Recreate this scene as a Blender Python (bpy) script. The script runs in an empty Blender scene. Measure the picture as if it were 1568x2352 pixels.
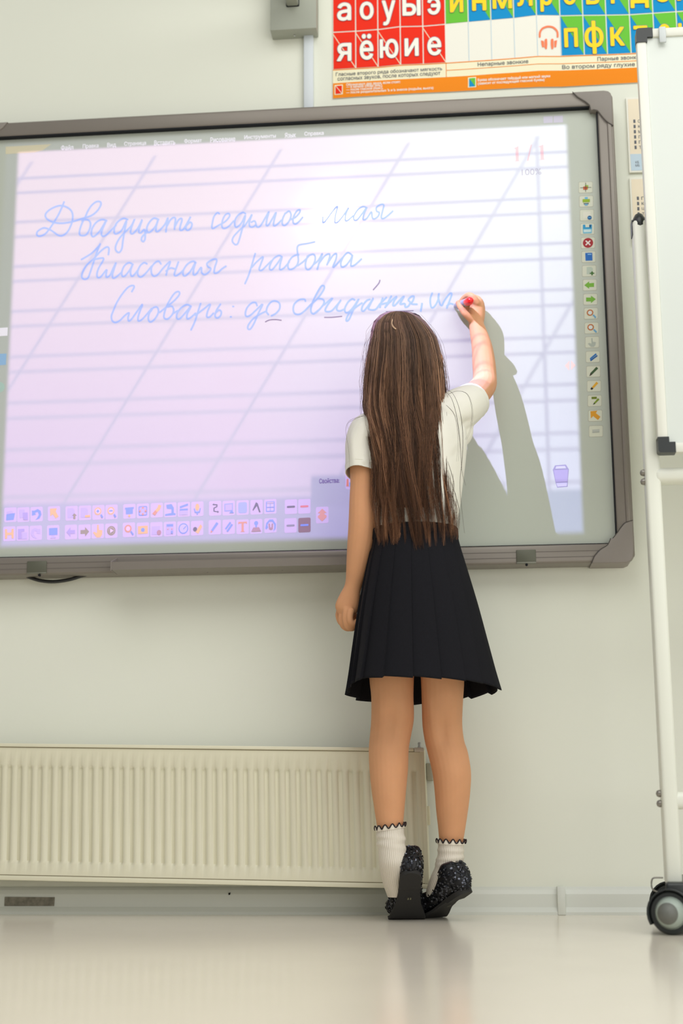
import bpy, bmesh, math, random
import numpy as np
from mathutils import Vector, Matrix, geometry

random.seed(7)
rng = np.random.default_rng(7)
scene = bpy.context.scene
COL = scene.collection

# ------------------------------------------------------------------ camera
CAM = Vector((0.0, -3.2, 0.2158))
F_PX = 3266.7
YAW, PITCH, ROLL = math.radians(5.5396), math.radians(11.953), math.radians(-0.3193)
_cy, _sy, _cp, _sp = math.cos(YAW), math.sin(YAW), math.cos(PITCH), math.sin(PITCH)
FWD = Vector((-_sy * _cp, _cy * _cp, _sp))
_r0 = Vector((_cy, _sy, 0.0))
_u0 = _r0.cross(FWD)
RIGHT = math.cos(ROLL) * _r0 + math.sin(ROLL) * _u0
UP = -math.sin(ROLL) * _r0 + math.cos(ROLL) * _u0
cam_d = bpy.data.cameras.new('camera')
cam_d.sensor_fit = 'VERTICAL'
cam_d.sensor_height = 36.0
cam_d.sensor_width = 24.0
cam_d.lens = F_PX / 2352 * 36.0
cam_d.dof.use_dof = True
cam_d.dof.focus_distance = 3.0
cam_d.dof.aperture_fstop = 2.4
cam_d.clip_start = 0.02
cam = bpy.data.objects.new('camera', cam_d)
COL.objects.link(cam)
cam.matrix_world = Matrix(((RIGHT.x, UP.x, -FWD.x, CAM.x), (RIGHT.y, UP.y, -FWD.y, CAM.y),
                           (RIGHT.z, UP.z, -FWD.z, CAM.z), (0, 0, 0, 1)))
scene.camera = cam

# ------------------------------------------------------------------ colour management, world, lights
vs = scene.view_settings
vs.view_transform = 'Standard'
vs.look = 'None'
vs.exposure = 0.04
vs.gamma = 1.0
vs.use_curve_mapping = False

world = bpy.data.worlds.new('room_light')
scene.world = world
world.use_nodes = True
bg = world.node_tree.nodes['Background']
bg.inputs[0].default_value = (1.0, 1.0, 0.965, 1)
bg.inputs[1].default_value = 0.33


def area_light(name, loc, target, sx, sy, power, color):
    d = bpy.data.lights.new(name, 'AREA')
    d.shape = 'RECTANGLE'
    d.size, d.size_y = sx, sy
    d.energy = power
    d.color = color
    o = bpy.data.objects.new(name, d)
    COL.objects.link(o)
    o.location = loc
    o.rotation_euler = (Vector(target) - Vector(loc)).to_track_quat('-Z', 'Y').to_euler()
    return o


area_light('ceiling_light', (1.0, -2.5, 3.1), (0.7, -1.3, 0), 4.6, 2.6, 90, (1.0, 1.0, 0.96))
area_light('window_daylight', (2.6, -4.0, 1.0), (1.3, 0.0, 0.35), 3.5, 1.8, 44, (1.0, 1.0, 0.985))

LAMP = Vector((-0.38, -0.65, 1.87))      # lens of the short-throw projector
BOARD_Y = -0.05                          # face of the interactive board


# ------------------------------------------------------------------ helpers
def P(px, py, Y):
    d = FWD + RIGHT * ((px - 784) / F_PX) - UP * ((py - 1176) / F_PX)
    return CAM + d * ((Y - CAM.y) / d.y)


def lin(c):
    c = c / 255.0
    return c / 12.92 if c <= 0.04045 else ((c + 0.055) / 1.055) ** 2.4


def L3(rgb):
    return (lin(rgb[0]), lin(rgb[1]), lin(rgb[2]), 1.0)


MATS = {}


def mat(name, rgb, rough=0.5, spec=0.5, metal=0.0, noise=0.0, nscale=20.0, bump=0.0, bscale=200.0, sss=0.0, trans=0.0, coat=0.0):
    if name in MATS:
        return MATS[name]
    m = bpy.data.materials.new(name)
    m.use_nodes = True
    nt = m.node_tree
    b = nt.nodes['Principled BSDF']
    b.inputs['Base Color'].default_value = L3(rgb)
    b.inputs['Roughness'].default_value = rough
    b.inputs['Specular IOR Level'].default_value = spec
    b.inputs['Metallic'].default_value = metal
    if coat:
        b.inputs['Coat Weight'].default_value = coat
        b.inputs['Coat Roughness'].default_value = 0.12
    if trans:
        b.inputs['Transmission Weight'].default_value = trans
    if sss:
        b.inputs['Subsurface Weight'].default_value = sss
        b.inputs['Subsurface Radius'].default_value = (0.008, 0.003, 0.0015)
        b.inputs['Subsurface Scale'].default_value = 1.0
    tc = None
    if noise or bump:
        tc = nt.nodes.new('ShaderNodeTexCoord')
    if noise:
        n = nt.nodes.new('ShaderNodeTexNoise')
        n.inputs['Scale'].default_value = nscale
        n.inputs['Detail'].default_value = 4
        nt.links.new(tc.outputs['Object'], n.inputs['Vector'])
        mr = nt.nodes.new('ShaderNodeMapRange')
        mr.inputs['From Min'].default_value = 0.25
        mr.inputs['From Max'].default_value = 0.75
        mr.inputs['To Min'].default_value = 1 - noise
        mr.inputs['To Max'].default_value = 1 + noise
        nt.links.new(n.outputs['Fac'], mr.inputs['Value'])
        mx = nt.nodes.new('ShaderNodeVectorMath')
        mx.operation = 'SCALE'
        mx.inputs[0].default_value = L3(rgb)[:3]
        nt.links.new(mr.outputs['Result'], mx.inputs['Scale'])
        nt.links.new(mx.outputs['Vector'], b.inputs['Base Color'])
    if bump:
        n2 = nt.nodes.new('ShaderNodeTexNoise')
        n2.inputs['Scale'].default_value = bscale
        n2.inputs['Detail'].default_value = 3
        nt.links.new(tc.outputs['Object'], n2.inputs['Vector'])
        bp = nt.nodes.new('ShaderNodeBump')
        bp.inputs['Strength'].default_value = bump
        bp.inputs['Distance'].default_value = 0.002
        nt.links.new(n2.outputs['Fac'], bp.inputs['Height'])
        nt.links.new(bp.outputs['Normal'], b.inputs['Normal'])
    MATS[name] = m
    return m


def mesh_obj(name, verts, faces, material, parent=None, smooth=False, angle=None):
    me = bpy.data.meshes.new(name)
    me.from_pydata([tuple(v) for v in verts], [], faces)
    me.update()
    if smooth:
        me.polygons.foreach_set('use_smooth', [True] * len(me.polygons))
        if angle is not None:
            me.set_sharp_from_angle(angle=math.radians(angle))
    return link(name, me, material, parent)


def link(name, me, material, parent=None):
    o = bpy.data.objects.new(name, me)
    COL.objects.link(o)
    if material is not None:
        me.materials.append(material)
    if parent is not None:
        o.parent = parent
        o.matrix_parent_inverse = parent.matrix_basis.inverted()
    return o


def empty(name, loc, label, cat, group=None):
    o = bpy.data.objects.new(name, None)
    o.location = loc
    o.empty_display_size = 0.05
    COL.objects.link(o)
    return tag(o, label, cat, group)


def tag(o, label=None, cat=None, group=None, kind=None):
    if label:
        o['label'] = label
    if cat:
        o['category'] = cat
    if group:
        o['group'] = group
    if kind:
        o['kind'] = kind
    return o


def box(name, x0, x1, y0, y1, z0, z1, material, parent=None, bevel=0.0, seg=2, smooth=True):
    bm = bmesh.new()
    bmesh.ops.create_cube(bm, size=1.0)
    for v in bm.verts:
        v.co = Vector(((x0 + x1) / 2 + v.co.x * (x1 - x0), (y0 + y1) / 2 + v.co.y * (y1 - y0), (z0 + z1) / 2 + v.co.z * (z1 - z0)))
    if bevel:
        bmesh.ops.bevel(bm, geom=bm.edges[:], offset=bevel, segments=seg, affect='EDGES', profile=0.5)
    me = bpy.data.meshes.new(name)
    bm.to_mesh(me)
    bm.free()
    if bevel and smooth:
        me.polygons.foreach_set('use_smooth', [True] * len(me.polygons))
        me.set_sharp_from_angle(angle=math.radians(40))
    return link(name, me, material, parent)


def flat(name, pts, Y, material, parent):
    """flat print: a polygon given on the plane y = Y"""
    v = [P(x, y, Y) for x, y in pts]
    return mesh_obj(name, v, [tuple(range(len(v)))[::-1]], material, parent)


def slab(name, pts, Yf, Yb, material, parent, bevel=0.0, seg=3):
    """outline on the plane Yf, extruded straight back to Yb"""
    f = [P(x, y, Yf) for x, y in pts]
    n = len(f)
    bm = bmesh.new()
    a = [bm.verts.new(p) for p in f]
    b = [bm.verts.new((p.x, Yb, p.z)) for p in f]
    ff = bm.faces.new(a)
    bm.faces.new(b[::-1])
    for i in range(n):
        bm.faces.new((a[i], b[i], b[(i + 1) % n], a[(i + 1) % n]))
    bmesh.ops.recalc_face_normals(bm, faces=bm.faces[:])
    if bevel:
        bmesh.ops.bevel(bm, geom=[e for e in ff.edges], offset=bevel, segments=seg, affect='EDGES', profile=0.5)
    me = bpy.data.meshes.new(name)
    bm.to_mesh(me)
    bm.free()
    me.polygons.foreach_set('use_smooth', [True] * len(me.polygons))
    me.set_sharp_from_angle(angle=math.radians(35))
    return link(name, me, material, parent)


def catmull(pts, sub=6):
    pts = [np.array(p, float) for p in pts]
    if len(pts) < 3:
        return pts
    out = []
    for i in range(len(pts) - 1):
        p0 = pts[max(i - 1, 0)]
        p1, p2 = pts[i], pts[i + 1]
        p3 = pts[min(i + 2, len(pts) - 1)]
        for k in range(sub):
            t = k / sub
            out.append(0.5 * ((2 * p1) + (-p0 + p2) * t + (2 * p0 - 5 * p1 + 4 * p2 - p3) * t * t + (-p0 + 3 * p1 - 3 * p2 + p3) * t ** 3))
    out.append(pts[-1])
    return out


def ribbon(pts, width, Y, V, Fc):
    """append a flat stroke (px polyline) to vertex / face lists"""
    pts = [np.array(p, float) for p in pts]
    n = len(pts)
    base = len(V)
    for i in range(n):
        a = pts[max(i - 1, 0)]
        b = pts[min(i + 1, n - 1)]
        d = b - a
        l = math.hypot(*d) or 1.0
        nx, ny = -d[1] / l, d[0] / l
        lift = Y - (len(V) // 2) * 4e-7       # later parts of a stroke lie over earlier ones
        V.append(P(pts[i][0] + nx * width / 2, pts[i][1] + ny * width / 2, lift))
        V.append(P(pts[i][0] - nx * width / 2, pts[i][1] - ny * width / 2, lift))
    for i in range(n - 1):
        k = base + 2 * i
        Fc.append((k, k + 1, k + 3, k + 2))
    for end, s in ((0, -1), (n - 1, 1)):
        a = pts[1 if end == 0 else n - 2]
        c = pts[end]
        ang = math.atan2(*(c - a)[::-1])
        k = len(V)
        m = 6
        for j in range(m + 1):
            t = ang - math.pi / 2 + math.pi * j / m
            V.append(P(c[0] + math.cos(t) * width / 2, c[1] + math.sin(t) * width / 2, Y - (len(V) // 2) * 4e-7))
        Fc.append(tuple(range(k, k + m + 1)))


def stroke(name, polys, width, Y, material, parent, sub=6):
    V, Fc = [], []
    for p in polys:
        ribbon(catmull(p, sub) if sub else p, width, Y, V, Fc)
    return mesh_obj(name, V, Fc, material, parent)


def tube_geo(pts, radii, V, Fc, seg=10, up=(0, 0, 1), cap=True):
    """closed tube through world points; radii: r or (r_side, r_up)"""
    pts = [Vector(p) for p in pts]
    n = len(pts)
    up = Vector(up)
    rings = []
    for i in range(n):
        t = (pts[min(i + 1, n - 1)] - pts[max(i - 1, 0)])
        if t.length < 1e-9:
            t = Vector((0, 0, 1))
        t.normalize()
        s = t.cross(up)
        if s.length < 1e-4:
            s = t.cross(Vector((1, 0, 0)))
        s.normalize()
        w = s.cross(t).normalized()
        r = radii[i] if isinstance(radii, (list, tuple)) else radii
        ra, rb = r if isinstance(r, (list, tuple)) else (r, r)
        base = len(V)
        for k in range(seg):
            a = 2 * math.pi * k / seg
            V.append(pts[i] + s * (math.cos(a) * ra) + w * (math.sin(a) * rb))
        rings.append(base)
    for i in range(n - 1):
        a, b = rings[i], rings[i + 1]
        for k in range(seg):
            k2 = (k + 1) % seg
            Fc.append((a + k, a + k2, b + k2, b + k))
    if cap:
        for idx, sgn in ((0, -1), (n - 1, 1)):
            t = (pts[idx] - pts[idx + 1 if idx == 0 else idx - 1]).normalized()
            r = radii[idx] if isinstance(radii, (list, tuple)) else radii
            rm = min(r) if isinstance(r, (list, tuple)) else r
            c = len(V)
            V.append(pts[idx] + t * rm * 0.75)
            b = rings[idx]
            # a shoulder ring for a round end
            sh = len(V)
            for k in range(seg):
                V.append(pts[idx] + (V[b + k] - pts[idx]) * 0.75 + t * rm * 0.5)
            for k in range(seg):
                k2 = (k + 1) % seg
                q = (b + k, b + k2, sh + k2, sh + k)
                q2 = (sh + k, sh + k2, c)
                if sgn < 0:
                    q, q2 = q[::-1], q2[::-1]
                Fc.append(q)
                Fc.append(q2)
    return V, Fc


def tube(name, pts, radii, material, parent=None, seg=10, up=(0, 0, 1), cap=True):
    V, Fc = [], []
    tube_geo(pts, radii, V, Fc, seg, up, cap)
    return mesh_obj(name, V, Fc, material, parent, smooth=True, angle=60)


def loft_geo(rings, V, Fc, seg=24, power=2.0):
    """rings: (center, rx, ry) horizontal ellipses, closed by end caps"""
    idx = []
    for c, rx, ry in rings:
        b = len(V)
        for k in range(seg):
            a = 2 * math.pi * k / seg
            ca, sa = math.cos(a), math.sin(a)
            ex = math.copysign(abs(ca) ** (2 / power), ca)
            ey = math.copysign(abs(sa) ** (2 / power), sa)
            V.append(Vector((c[0] + rx * ex, c[1] + ry * ey, c[2])))
        idx.append(b)
    for i in range(len(idx) - 1):
        a, b = idx[i], idx[i + 1]
        for k in range(seg):
            k2 = (k + 1) % seg
            Fc.append((a + k, a + k2, b + k2, b + k))
    Fc.append(tuple(range(idx[0], idx[0] + seg))[::-1])
    Fc.append(tuple(range(idx[-1], idx[-1] + seg)))
    return V, Fc


def interp_rings(rows, sub=4):
    """smooth a table of numbers (rows) with catmull-rom"""
    return [tuple(r) for r in catmull(rows, sub)]


def ellipsoid_geo(c, r, V, Fc, nu=20, nv=12):
    b = len(V)
    c = Vector(c)
    V.append(c + Vector((0, 0, -r[2])))
    for j in range(1, nv):
        th = -math.pi / 2 + math.pi * j / nv
        for i in range(nu):
            a = 2 * math.pi * i / nu
            V.append(c + Vector((r[0] * math.cos(th) * math.cos(a), r[1] * math.cos(th) * math.sin(a), r[2] * math.sin(th))))
    V.append(c + Vector((0, 0, r[2])))
    top = len(V) - 1
    for i in range(nu):
        i2 = (i + 1) % nu
        Fc.append((b, b + 1 + i2, b + 1 + i))
        for j in range(nv - 2):
            p = b + 1 + j * nu
            Fc.append((p + i, p + i2, p + nu + i2, p + nu + i))
        p = b + 1 + (nv - 2) * nu
        Fc.append((p + i, p + i2, top))


def remeshed(name, V, Fc, voxel, smooth_it, material, parent, factor=0.5):
    me = bpy.data.meshes.new(name + '_raw')
    me.from_pydata([tuple(v) for v in V], [], Fc)
    me.update()
    o = bpy.data.objects.new(name + '_raw', me)
    COL.objects.link(o)
    m = o.modifiers.new('r', 'REMESH')
    m.mode = 'VOXEL'
    m.voxel_size = voxel
    m.adaptivity = 0.0
    s = o.modifiers.new('s', 'SMOOTH')
    s.factor = factor
    s.iterations = smooth_it
    bpy.context.view_layer.update()
    dg = bpy.context.evaluated_depsgraph_get()
    out = bpy.data.meshes.new_from_object(o.evaluated_get(dg))
    out.name = name
    bpy.data.objects.remove(o)
    bpy.data.meshes.remove(me)
    out.polygons.foreach_set('use_smooth', [True] * len(out.polygons))
    out.materials.clear()
    return link(name, out, material, parent)


TEXTS = []


def glyph_mesh(ob, dg):
    """outlines of the lettering filled one outer contour at a time (contours may overlap)"""
    cu = ob.to_curve(dg)
    loops = []
    for sp in cu.splines:
        pts = []
        bp = sp.bezier_points
        n = len(bp)
        for i in range(n):
            a, b = bp[i], bp[(i + 1) % n]
            straight = (a.handle_right - a.co).length < 1e-6 and (b.handle_left - b.co).length < 1e-6
            k = 1 if straight else 4
            for j in range(k):
                t = j / k
                q = (1 - t) ** 3 * a.co + 3 * t * (1 - t) ** 2 * a.handle_right + 3 * t * t * (1 - t) * b.handle_left + t ** 3 * b.co
                if not pts or (Vector((q.x, q.y)) - pts[-1]).length > 1e-5:
                    pts.append(Vector((q.x, q.y)))
        if len(pts) >= 3:
            ar = sum(p.x * r.y - r.x * p.y for p, r in zip(pts, pts[1:] + pts[:1])) / 2
            loops.append((ar, pts))
    ob.to_curve_clear()

    V, Fc = [], []
    if loops:
        vin, ein = [], []
        for _, pts in loops:
            b0 = len(vin)
            vin += pts
            ein += [(b0 + i, b0 + (i + 1) % len(pts)) for i in range(len(pts))]
        vo, eo, fo = geometry.delaunay_2d_cdt(vin, ein, [], 0, 1e-6)[:3]
        V = [(v.x, v.y, 0.0) for v in vo]
        A = np.array([(vin[a].x, vin[a].y) for a, _ in ein])
        B = np.array([(vin[b].x, vin[b].y) for _, b in ein])
        tri = np.array([list(f)[:3] for f in fo])
        vv = np.array([(v.x, v.y) for v in vo])
        cen = vv[tri].mean(1)
        for c0 in range(0, len(tri), 800):
            q = cen[c0:c0 + 800]
            ya, yb = A[None, :, 1], B[None, :, 1]
            py_ = q[:, 1:2]
            crs = (B[None, :, 0] - A[None, :, 0]) * (py_ - ya) - (q[:, 0:1] - A[None, :, 0]) * (yb - ya)
            wn = ((ya <= py_) & (yb > py_) & (crs > 0)).sum(1).astype(int) - ((ya > py_) & (yb <= py_) & (crs < 0)).sum(1)
            for k in np.nonzero(wn)[0]:
                Fc.append(tuple(int(i) for i in tri[c0 + k]))
    me = bpy.data.meshes.new('glyph')
    me.from_pydata(V, [], Fc)
    return me



def text(name, s, x0, y0, x1, y1, h, Y, material, parent, offset=0.0, dx=0.0):
    """lettering fitted into a box: left-bottom (x0,y0), right-bottom (x1,y1), height h px"""
    TEXTS.append((name, s, x0, y0, x1, y1, h, Y, material, parent, offset))


def flush_texts():
    obs = []
    for t in TEXTS:
        c = bpy.data.curves.new(t[0] + '_c', 'FONT')
        c.body = t[1]
        c.size = 1.0
        c.resolution_u = 4
        o = bpy.data.objects.new(t[0] + '_c', c)
        COL.objects.link(o)
        obs.append(o)
    bpy.context.view_layer.update()
    dg = bpy.context.evaluated_depsgraph_get()
    res = [glyph_mesh(o.evaluated_get(dg), dg) for o in obs]
    for o in obs:
        c = o.data
        bpy.data.objects.remove(o)
        bpy.data.curves.remove(c)
    for t, me in zip(TEXTS, res):
        name, s, x0, y0, x1, y1, h, Y, material, parent, off = t
        n = len(me.vertices)
        if n == 0:
            continue
        co = np.empty(n * 3)
        me.vertices.foreach_get('co', co)
        co = co.reshape(-1, 3)
        mn, mx = co.min(0), co.max(0)
        A, B = P(x0, y0, Y), P(x1, y1, Y)
        T = P((x0 + x1) / 2, (y0 + y1) / 2 - h, Y)
        X = np.array(B - A) / max(mx[0] - mn[0], 1e-6)
        Z = np.array((0, 0, T.z - (A.z + B.z) / 2)) / max(mx[1] - mn[1], 1e-6)
        w = np.array(A) + np.outer(co[:, 0] - mn[0], X) + np.outer(co[:, 1] - mn[1], Z)
        if off:            # heavier weight: the same glyph spread by a few tenths of a millimetre
            r = off * 0.00096
            npol = len(me.polygons)
            polys = [tuple(pl.vertices) for pl in me.polygons]
            V_, F_ = [], []
            K = 8
            for k in range(K):
                dxx, dzz = r * math.cos(2 * math.pi * k / K), r * math.sin(2 * math.pi * k / K)
                b0 = len(V_)
                V_ += [(q[0] + dxx, q[1] - 0.00001 * k, q[2] + dzz) for q in w]
                F_ += [tuple(i + b0 for i in pl) for pl in polys]
            bpy.data.meshes.remove(me)
            me = bpy.data.meshes.new(name)
            me.from_pydata(V_, [], F_)
        else:
            me.vertices.foreach_set('co', w.ravel())
        me.update()
        me.name = name
        me.materials.clear()
        link(name, me, material, parent)
    TEXTS.clear()


# ------------------------------------------------------------------ projector light
def projector_lamp(parent):
    d = bpy.data.lights.new('projector_beam', 'POINT')
    d.energy = 1.0
    d.shadow_soft_size = 0.004
    o = bpy.data.objects.new('projector_beam', d)
    COL.objects.link(o)
    o.location = LAMP
    d.use_nodes = True
    nt = d.node_tree
    em = [n for n in nt.nodes if n.type == 'EMISSION'][0]

    def val(v):
        return v

    def m(op, a, b=None, c=None, clamp=False):
        n = nt.nodes.new('ShaderNodeMath')
        n.operation = op
        n.use_clamp = clamp
        for i, x in enumerate((a, b, c)):
            if x is None:
                continue
            if isinstance(x, (int, float)):
                n.inputs[i].default_value = x
            else:
                nt.links.new(x, n.inputs[i])
        return n.outputs[0]

    geo = nt.nodes.new('ShaderNodeNewGeometry')
    sep = nt.nodes.new('ShaderNodeSeparateXYZ')
    nt.links.new(geo.outputs['Incoming'], sep.inputs[0])
    p = BOARD_Y - LAMP.y
    k = m('DIVIDE', p, sep.outputs['Y'])
    dx = m('MULTIPLY', sep.outputs['X'], k)
    dz = m('MULTIPLY', sep.outputs['Z'], k)
    X = m('ADD', dx, LAMP.x)
    Z = m('ADD', dz, LAMP.z)

    def edge(v, lo, w=0.003, rev=False):
        n = nt.nodes.new('ShaderNodeMapRange')
        n.interpolation_type = 'SMOOTHSTEP'
        nt.links.new(v, n.inputs[0])
        n.inputs[1].default_value = lo - w
        n.inputs[2].default_value = lo + w
        n.inputs[3].default_value = 1.0 if rev else 0.0
        n.inputs[4].default_value = 0.0 if rev else 1.0
        return n.outputs[0]

    def rect(x0, x1, z0, z1, w=0.003):
        a = m('MULTIPLY', edge(X, x0, w), edge(X, x1, w, True))
        b = m('MULTIPLY', edge(Z, z0, w), edge(Z, z1, w, True))
        return m('MULTIPLY', a, b)

    img = rect(-1.131, 0.2355, 0.825, 1.836)
    page = rect(-1.099, 0.2355, 0.924, 1.811)

    def band(v, half, soft):
        a = m('ABSOLUTE', v)
        n = nt.nodes.new('ShaderNodeMapRange')
        n.interpolation_type = 'SMOOTHSTEP'
        nt.links.new(a, n.inputs[0])
        n.inputs[1].default_value = half - soft
        n.inputs[2].default_value = half + soft
        n.inputs[3].default_value = 1.0
        n.inputs[4].default_value = 0.0
        return n.outputs[0]

    def periodic(v, period):
        # signed distance to the nearest multiple of the period
        r = m('DIVIDE', v, period)
        f = m('SUBTRACT', r, m('ROUND', r))
        return m('MULTIPLY', f, period)

    PZ = (1.742 - 0.941) / 7.0
    zclip = edge(Z, 1.76, 0.004, True)
    l1 = band(periodic(m('SUBTRACT', Z, 1.742), PZ), 0.0034, 0.0022)
    l2 = band(periodic(m('SUBTRACT', Z, 1.704), PZ), 0.0034, 0.0022)
    lines = m('MULTIPLY', m('MAXIMUM', l1, l2), zclip)
    sl = m('SUBTRACT', m('SUBTRACT', X, m('MULTIPLY', m('SUBTRACT', Z, 1.28), 0.588)), -0.127)
    slant = m('MULTIPLY', band(periodic(sl, 0.3085), 0.0036, 0.0022), edge(Z, 1.785, 0.003, True))
    vert = m('MULTIPLY', band(m('SUBTRACT', X, 0.1645), 0.0034, 0.002), edge(Z, 1.785, 0.003, True))
    # slants stop at the margin line's top right corner
    ink = m('MULTIPLY', m('MAXIMUM', m('MAXIMUM', lines, slant), vert), page)

    def mixc(fac, a, b):
        n = nt.nodes.new('ShaderNodeMix')
        n.data_type = 'RGBA'
        ci = [i for i in n.inputs if i.type == 'RGBA']
        if isinstance(fac, (int, float)):
            n.inputs[0].default_value = fac
        else:
            nt.links.new(fac, n.inputs[0])
        for s, v in zip(ci, (a, b)):
            if isinstance(v, tuple):
                s.default_value = v + (1.0,)
            else:
                nt.links.new(v, s)
        return [q for q in n.outputs if q.type == 'RGBA'][0]

    # colour wheel tint drifts from pink (left) to bluish white (right) and violet (low)
    gx = nt.nodes.new('ShaderNodeMapRange')
    nt.links.new(X, gx.inputs[0])
    gx.inputs[1].default_value = -0.55
    gx.inputs[2].default_value = 0.12
    gz = nt.nodes.new('ShaderNodeMapRange')
    nt.links.new(Z, gz.inputs[0])
    gz.inputs[1].default_value = 0.85
    gz.inputs[2].default_value = 1.6
    lowc = mixc(gx.outputs[0], (0.60, 0.29, 0.95), (0.64, 0.62, 1.18))
    topc = mixc(gx.outputs[0], (0.82, 0.52, 0.92), (0.82, 0.76, 1.10))
    pagec = mixc(gz.outputs[0], lowc, topc)
    linec = mixc(gx.outputs[0], (0.38, 0.26, 0.80), (0.32, 0.27, 0.74))
    pagec2 = mixc(m('MULTIPLY', ink, 0.95), pagec, linec)
    barc = mixc(gx.outputs[0], (0.33, 0.19, 0.86), (0.26, 0.29, 0.74))
    # the upper menu bar and left margin are dark grey in the projected picture
    upper = m('MAXIMUM', edge(Z, 1.811, 0.002), edge(X, -1.099, 0.002, True))
    barc2 = mixc(upper, barc, (0.03, 0.03, 0.09))
    props = rect(-0.375, -0.06, 0.90, 0.972)
    col = mixc(page, barc2, pagec2)
    col = mixc(props, col, (0.26, 0.19, 0.75))
    # projector optics even the picture out: compensate distance and slant
    r2 = m('ADD', m('ADD', m('MULTIPLY', dx, dx), m('MULTIPLY', dz, dz)), p * p)
    r3 = m('POWER', r2, 1.5)
    front = edge(m('ABSOLUTE', sep.outputs['Y']), 0.12, 0.02)
    s = m('MULTIPLY', m('MULTIPLY', img, r3), front)
    s = m('MULTIPLY', s, BEAM)
    nt.links.new(col, em.inputs['Color'])
    nt.links.new(s, em.inputs['Strength'])
    if parent is not None:
        o.parent = parent
        o.matrix_parent_inverse = parent.matrix_basis.inverted()
    return o


BEAM = 70.0

# ------------------------------------------------------------------ room shell
M_wall = mat('painted_wall', (232, 234, 221), 0.7, 0.2, noise=0.012, nscale=3, bump=0.05, bscale=160)
M_floor = mat('linoleum_floor', (235, 227, 212), 0.16, 0.5, noise=0.02, nscale=6, bump=0.03, bscale=40)
M_plastic = mat('white_plastic', (218, 221, 213), 0.35, 0.4)

tag(box('wall_back', -4.0, 4.0, 0.0, 0.12, -0.05, 3.2, M_wall), kind='structure')
tag(box('floor', -4.0, 4.0, -6.0, 0.0, -0.06, 0.0, M_floor), kind='structure')


def baseboard(x0, x1, name, parent=None):
    prof = [(0, 0), (-0.021, 0), (-0.021, 0.006), (-0.013, 0.016), (-0.012, 0.043), (-0.008, 0.052), (-0.003, 0.058), (0, 0.058)]
    V, Fc = [], []
    n = len(prof)
    for x in (x0, x1):
        for y, z in prof:
            V.append((x, y, z))
    for i in range(n):
        Fc.append((i, (i + 1) % n, n + (i + 1) % n, n + i))
    Fc.append(tuple(range(n)))
    Fc.append(tuple(range(n, 2 * n))[::-1])
    return mesh_obj(name, V, Fc, M_plastic, parent)


bb = tag(baseboard(-4.0, 4.0, 'baseboard_back'), kind='structure')
jx = P(1289, 2070, -0.02).x
jc = box('joint_cover', jx - 0.0085, jx + 0.0085, -0.0235, 0.0, 0.0, 0.0595, M_plastic, bb, 0.002)
# grey tape strip and scuffs on the baseboard under the radiator
tape_pts = [(11, 2060), (125, 2061), (124, 2081), (10, 2081)]
slab('tape_strip', tape_pts, -0.0145, -0.0115, mat('grey_tape', (128, 124, 112), 0.9, 0.1, noise=0.35, nscale=90), bb)
slab('scuff_mark', [(524, 2051), (529, 2050), (528, 2055), (525, 2056)], -0.0138, -0.0115, mat('black_scuff', (40, 38, 36), 0.9, 0.1), bb)

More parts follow.
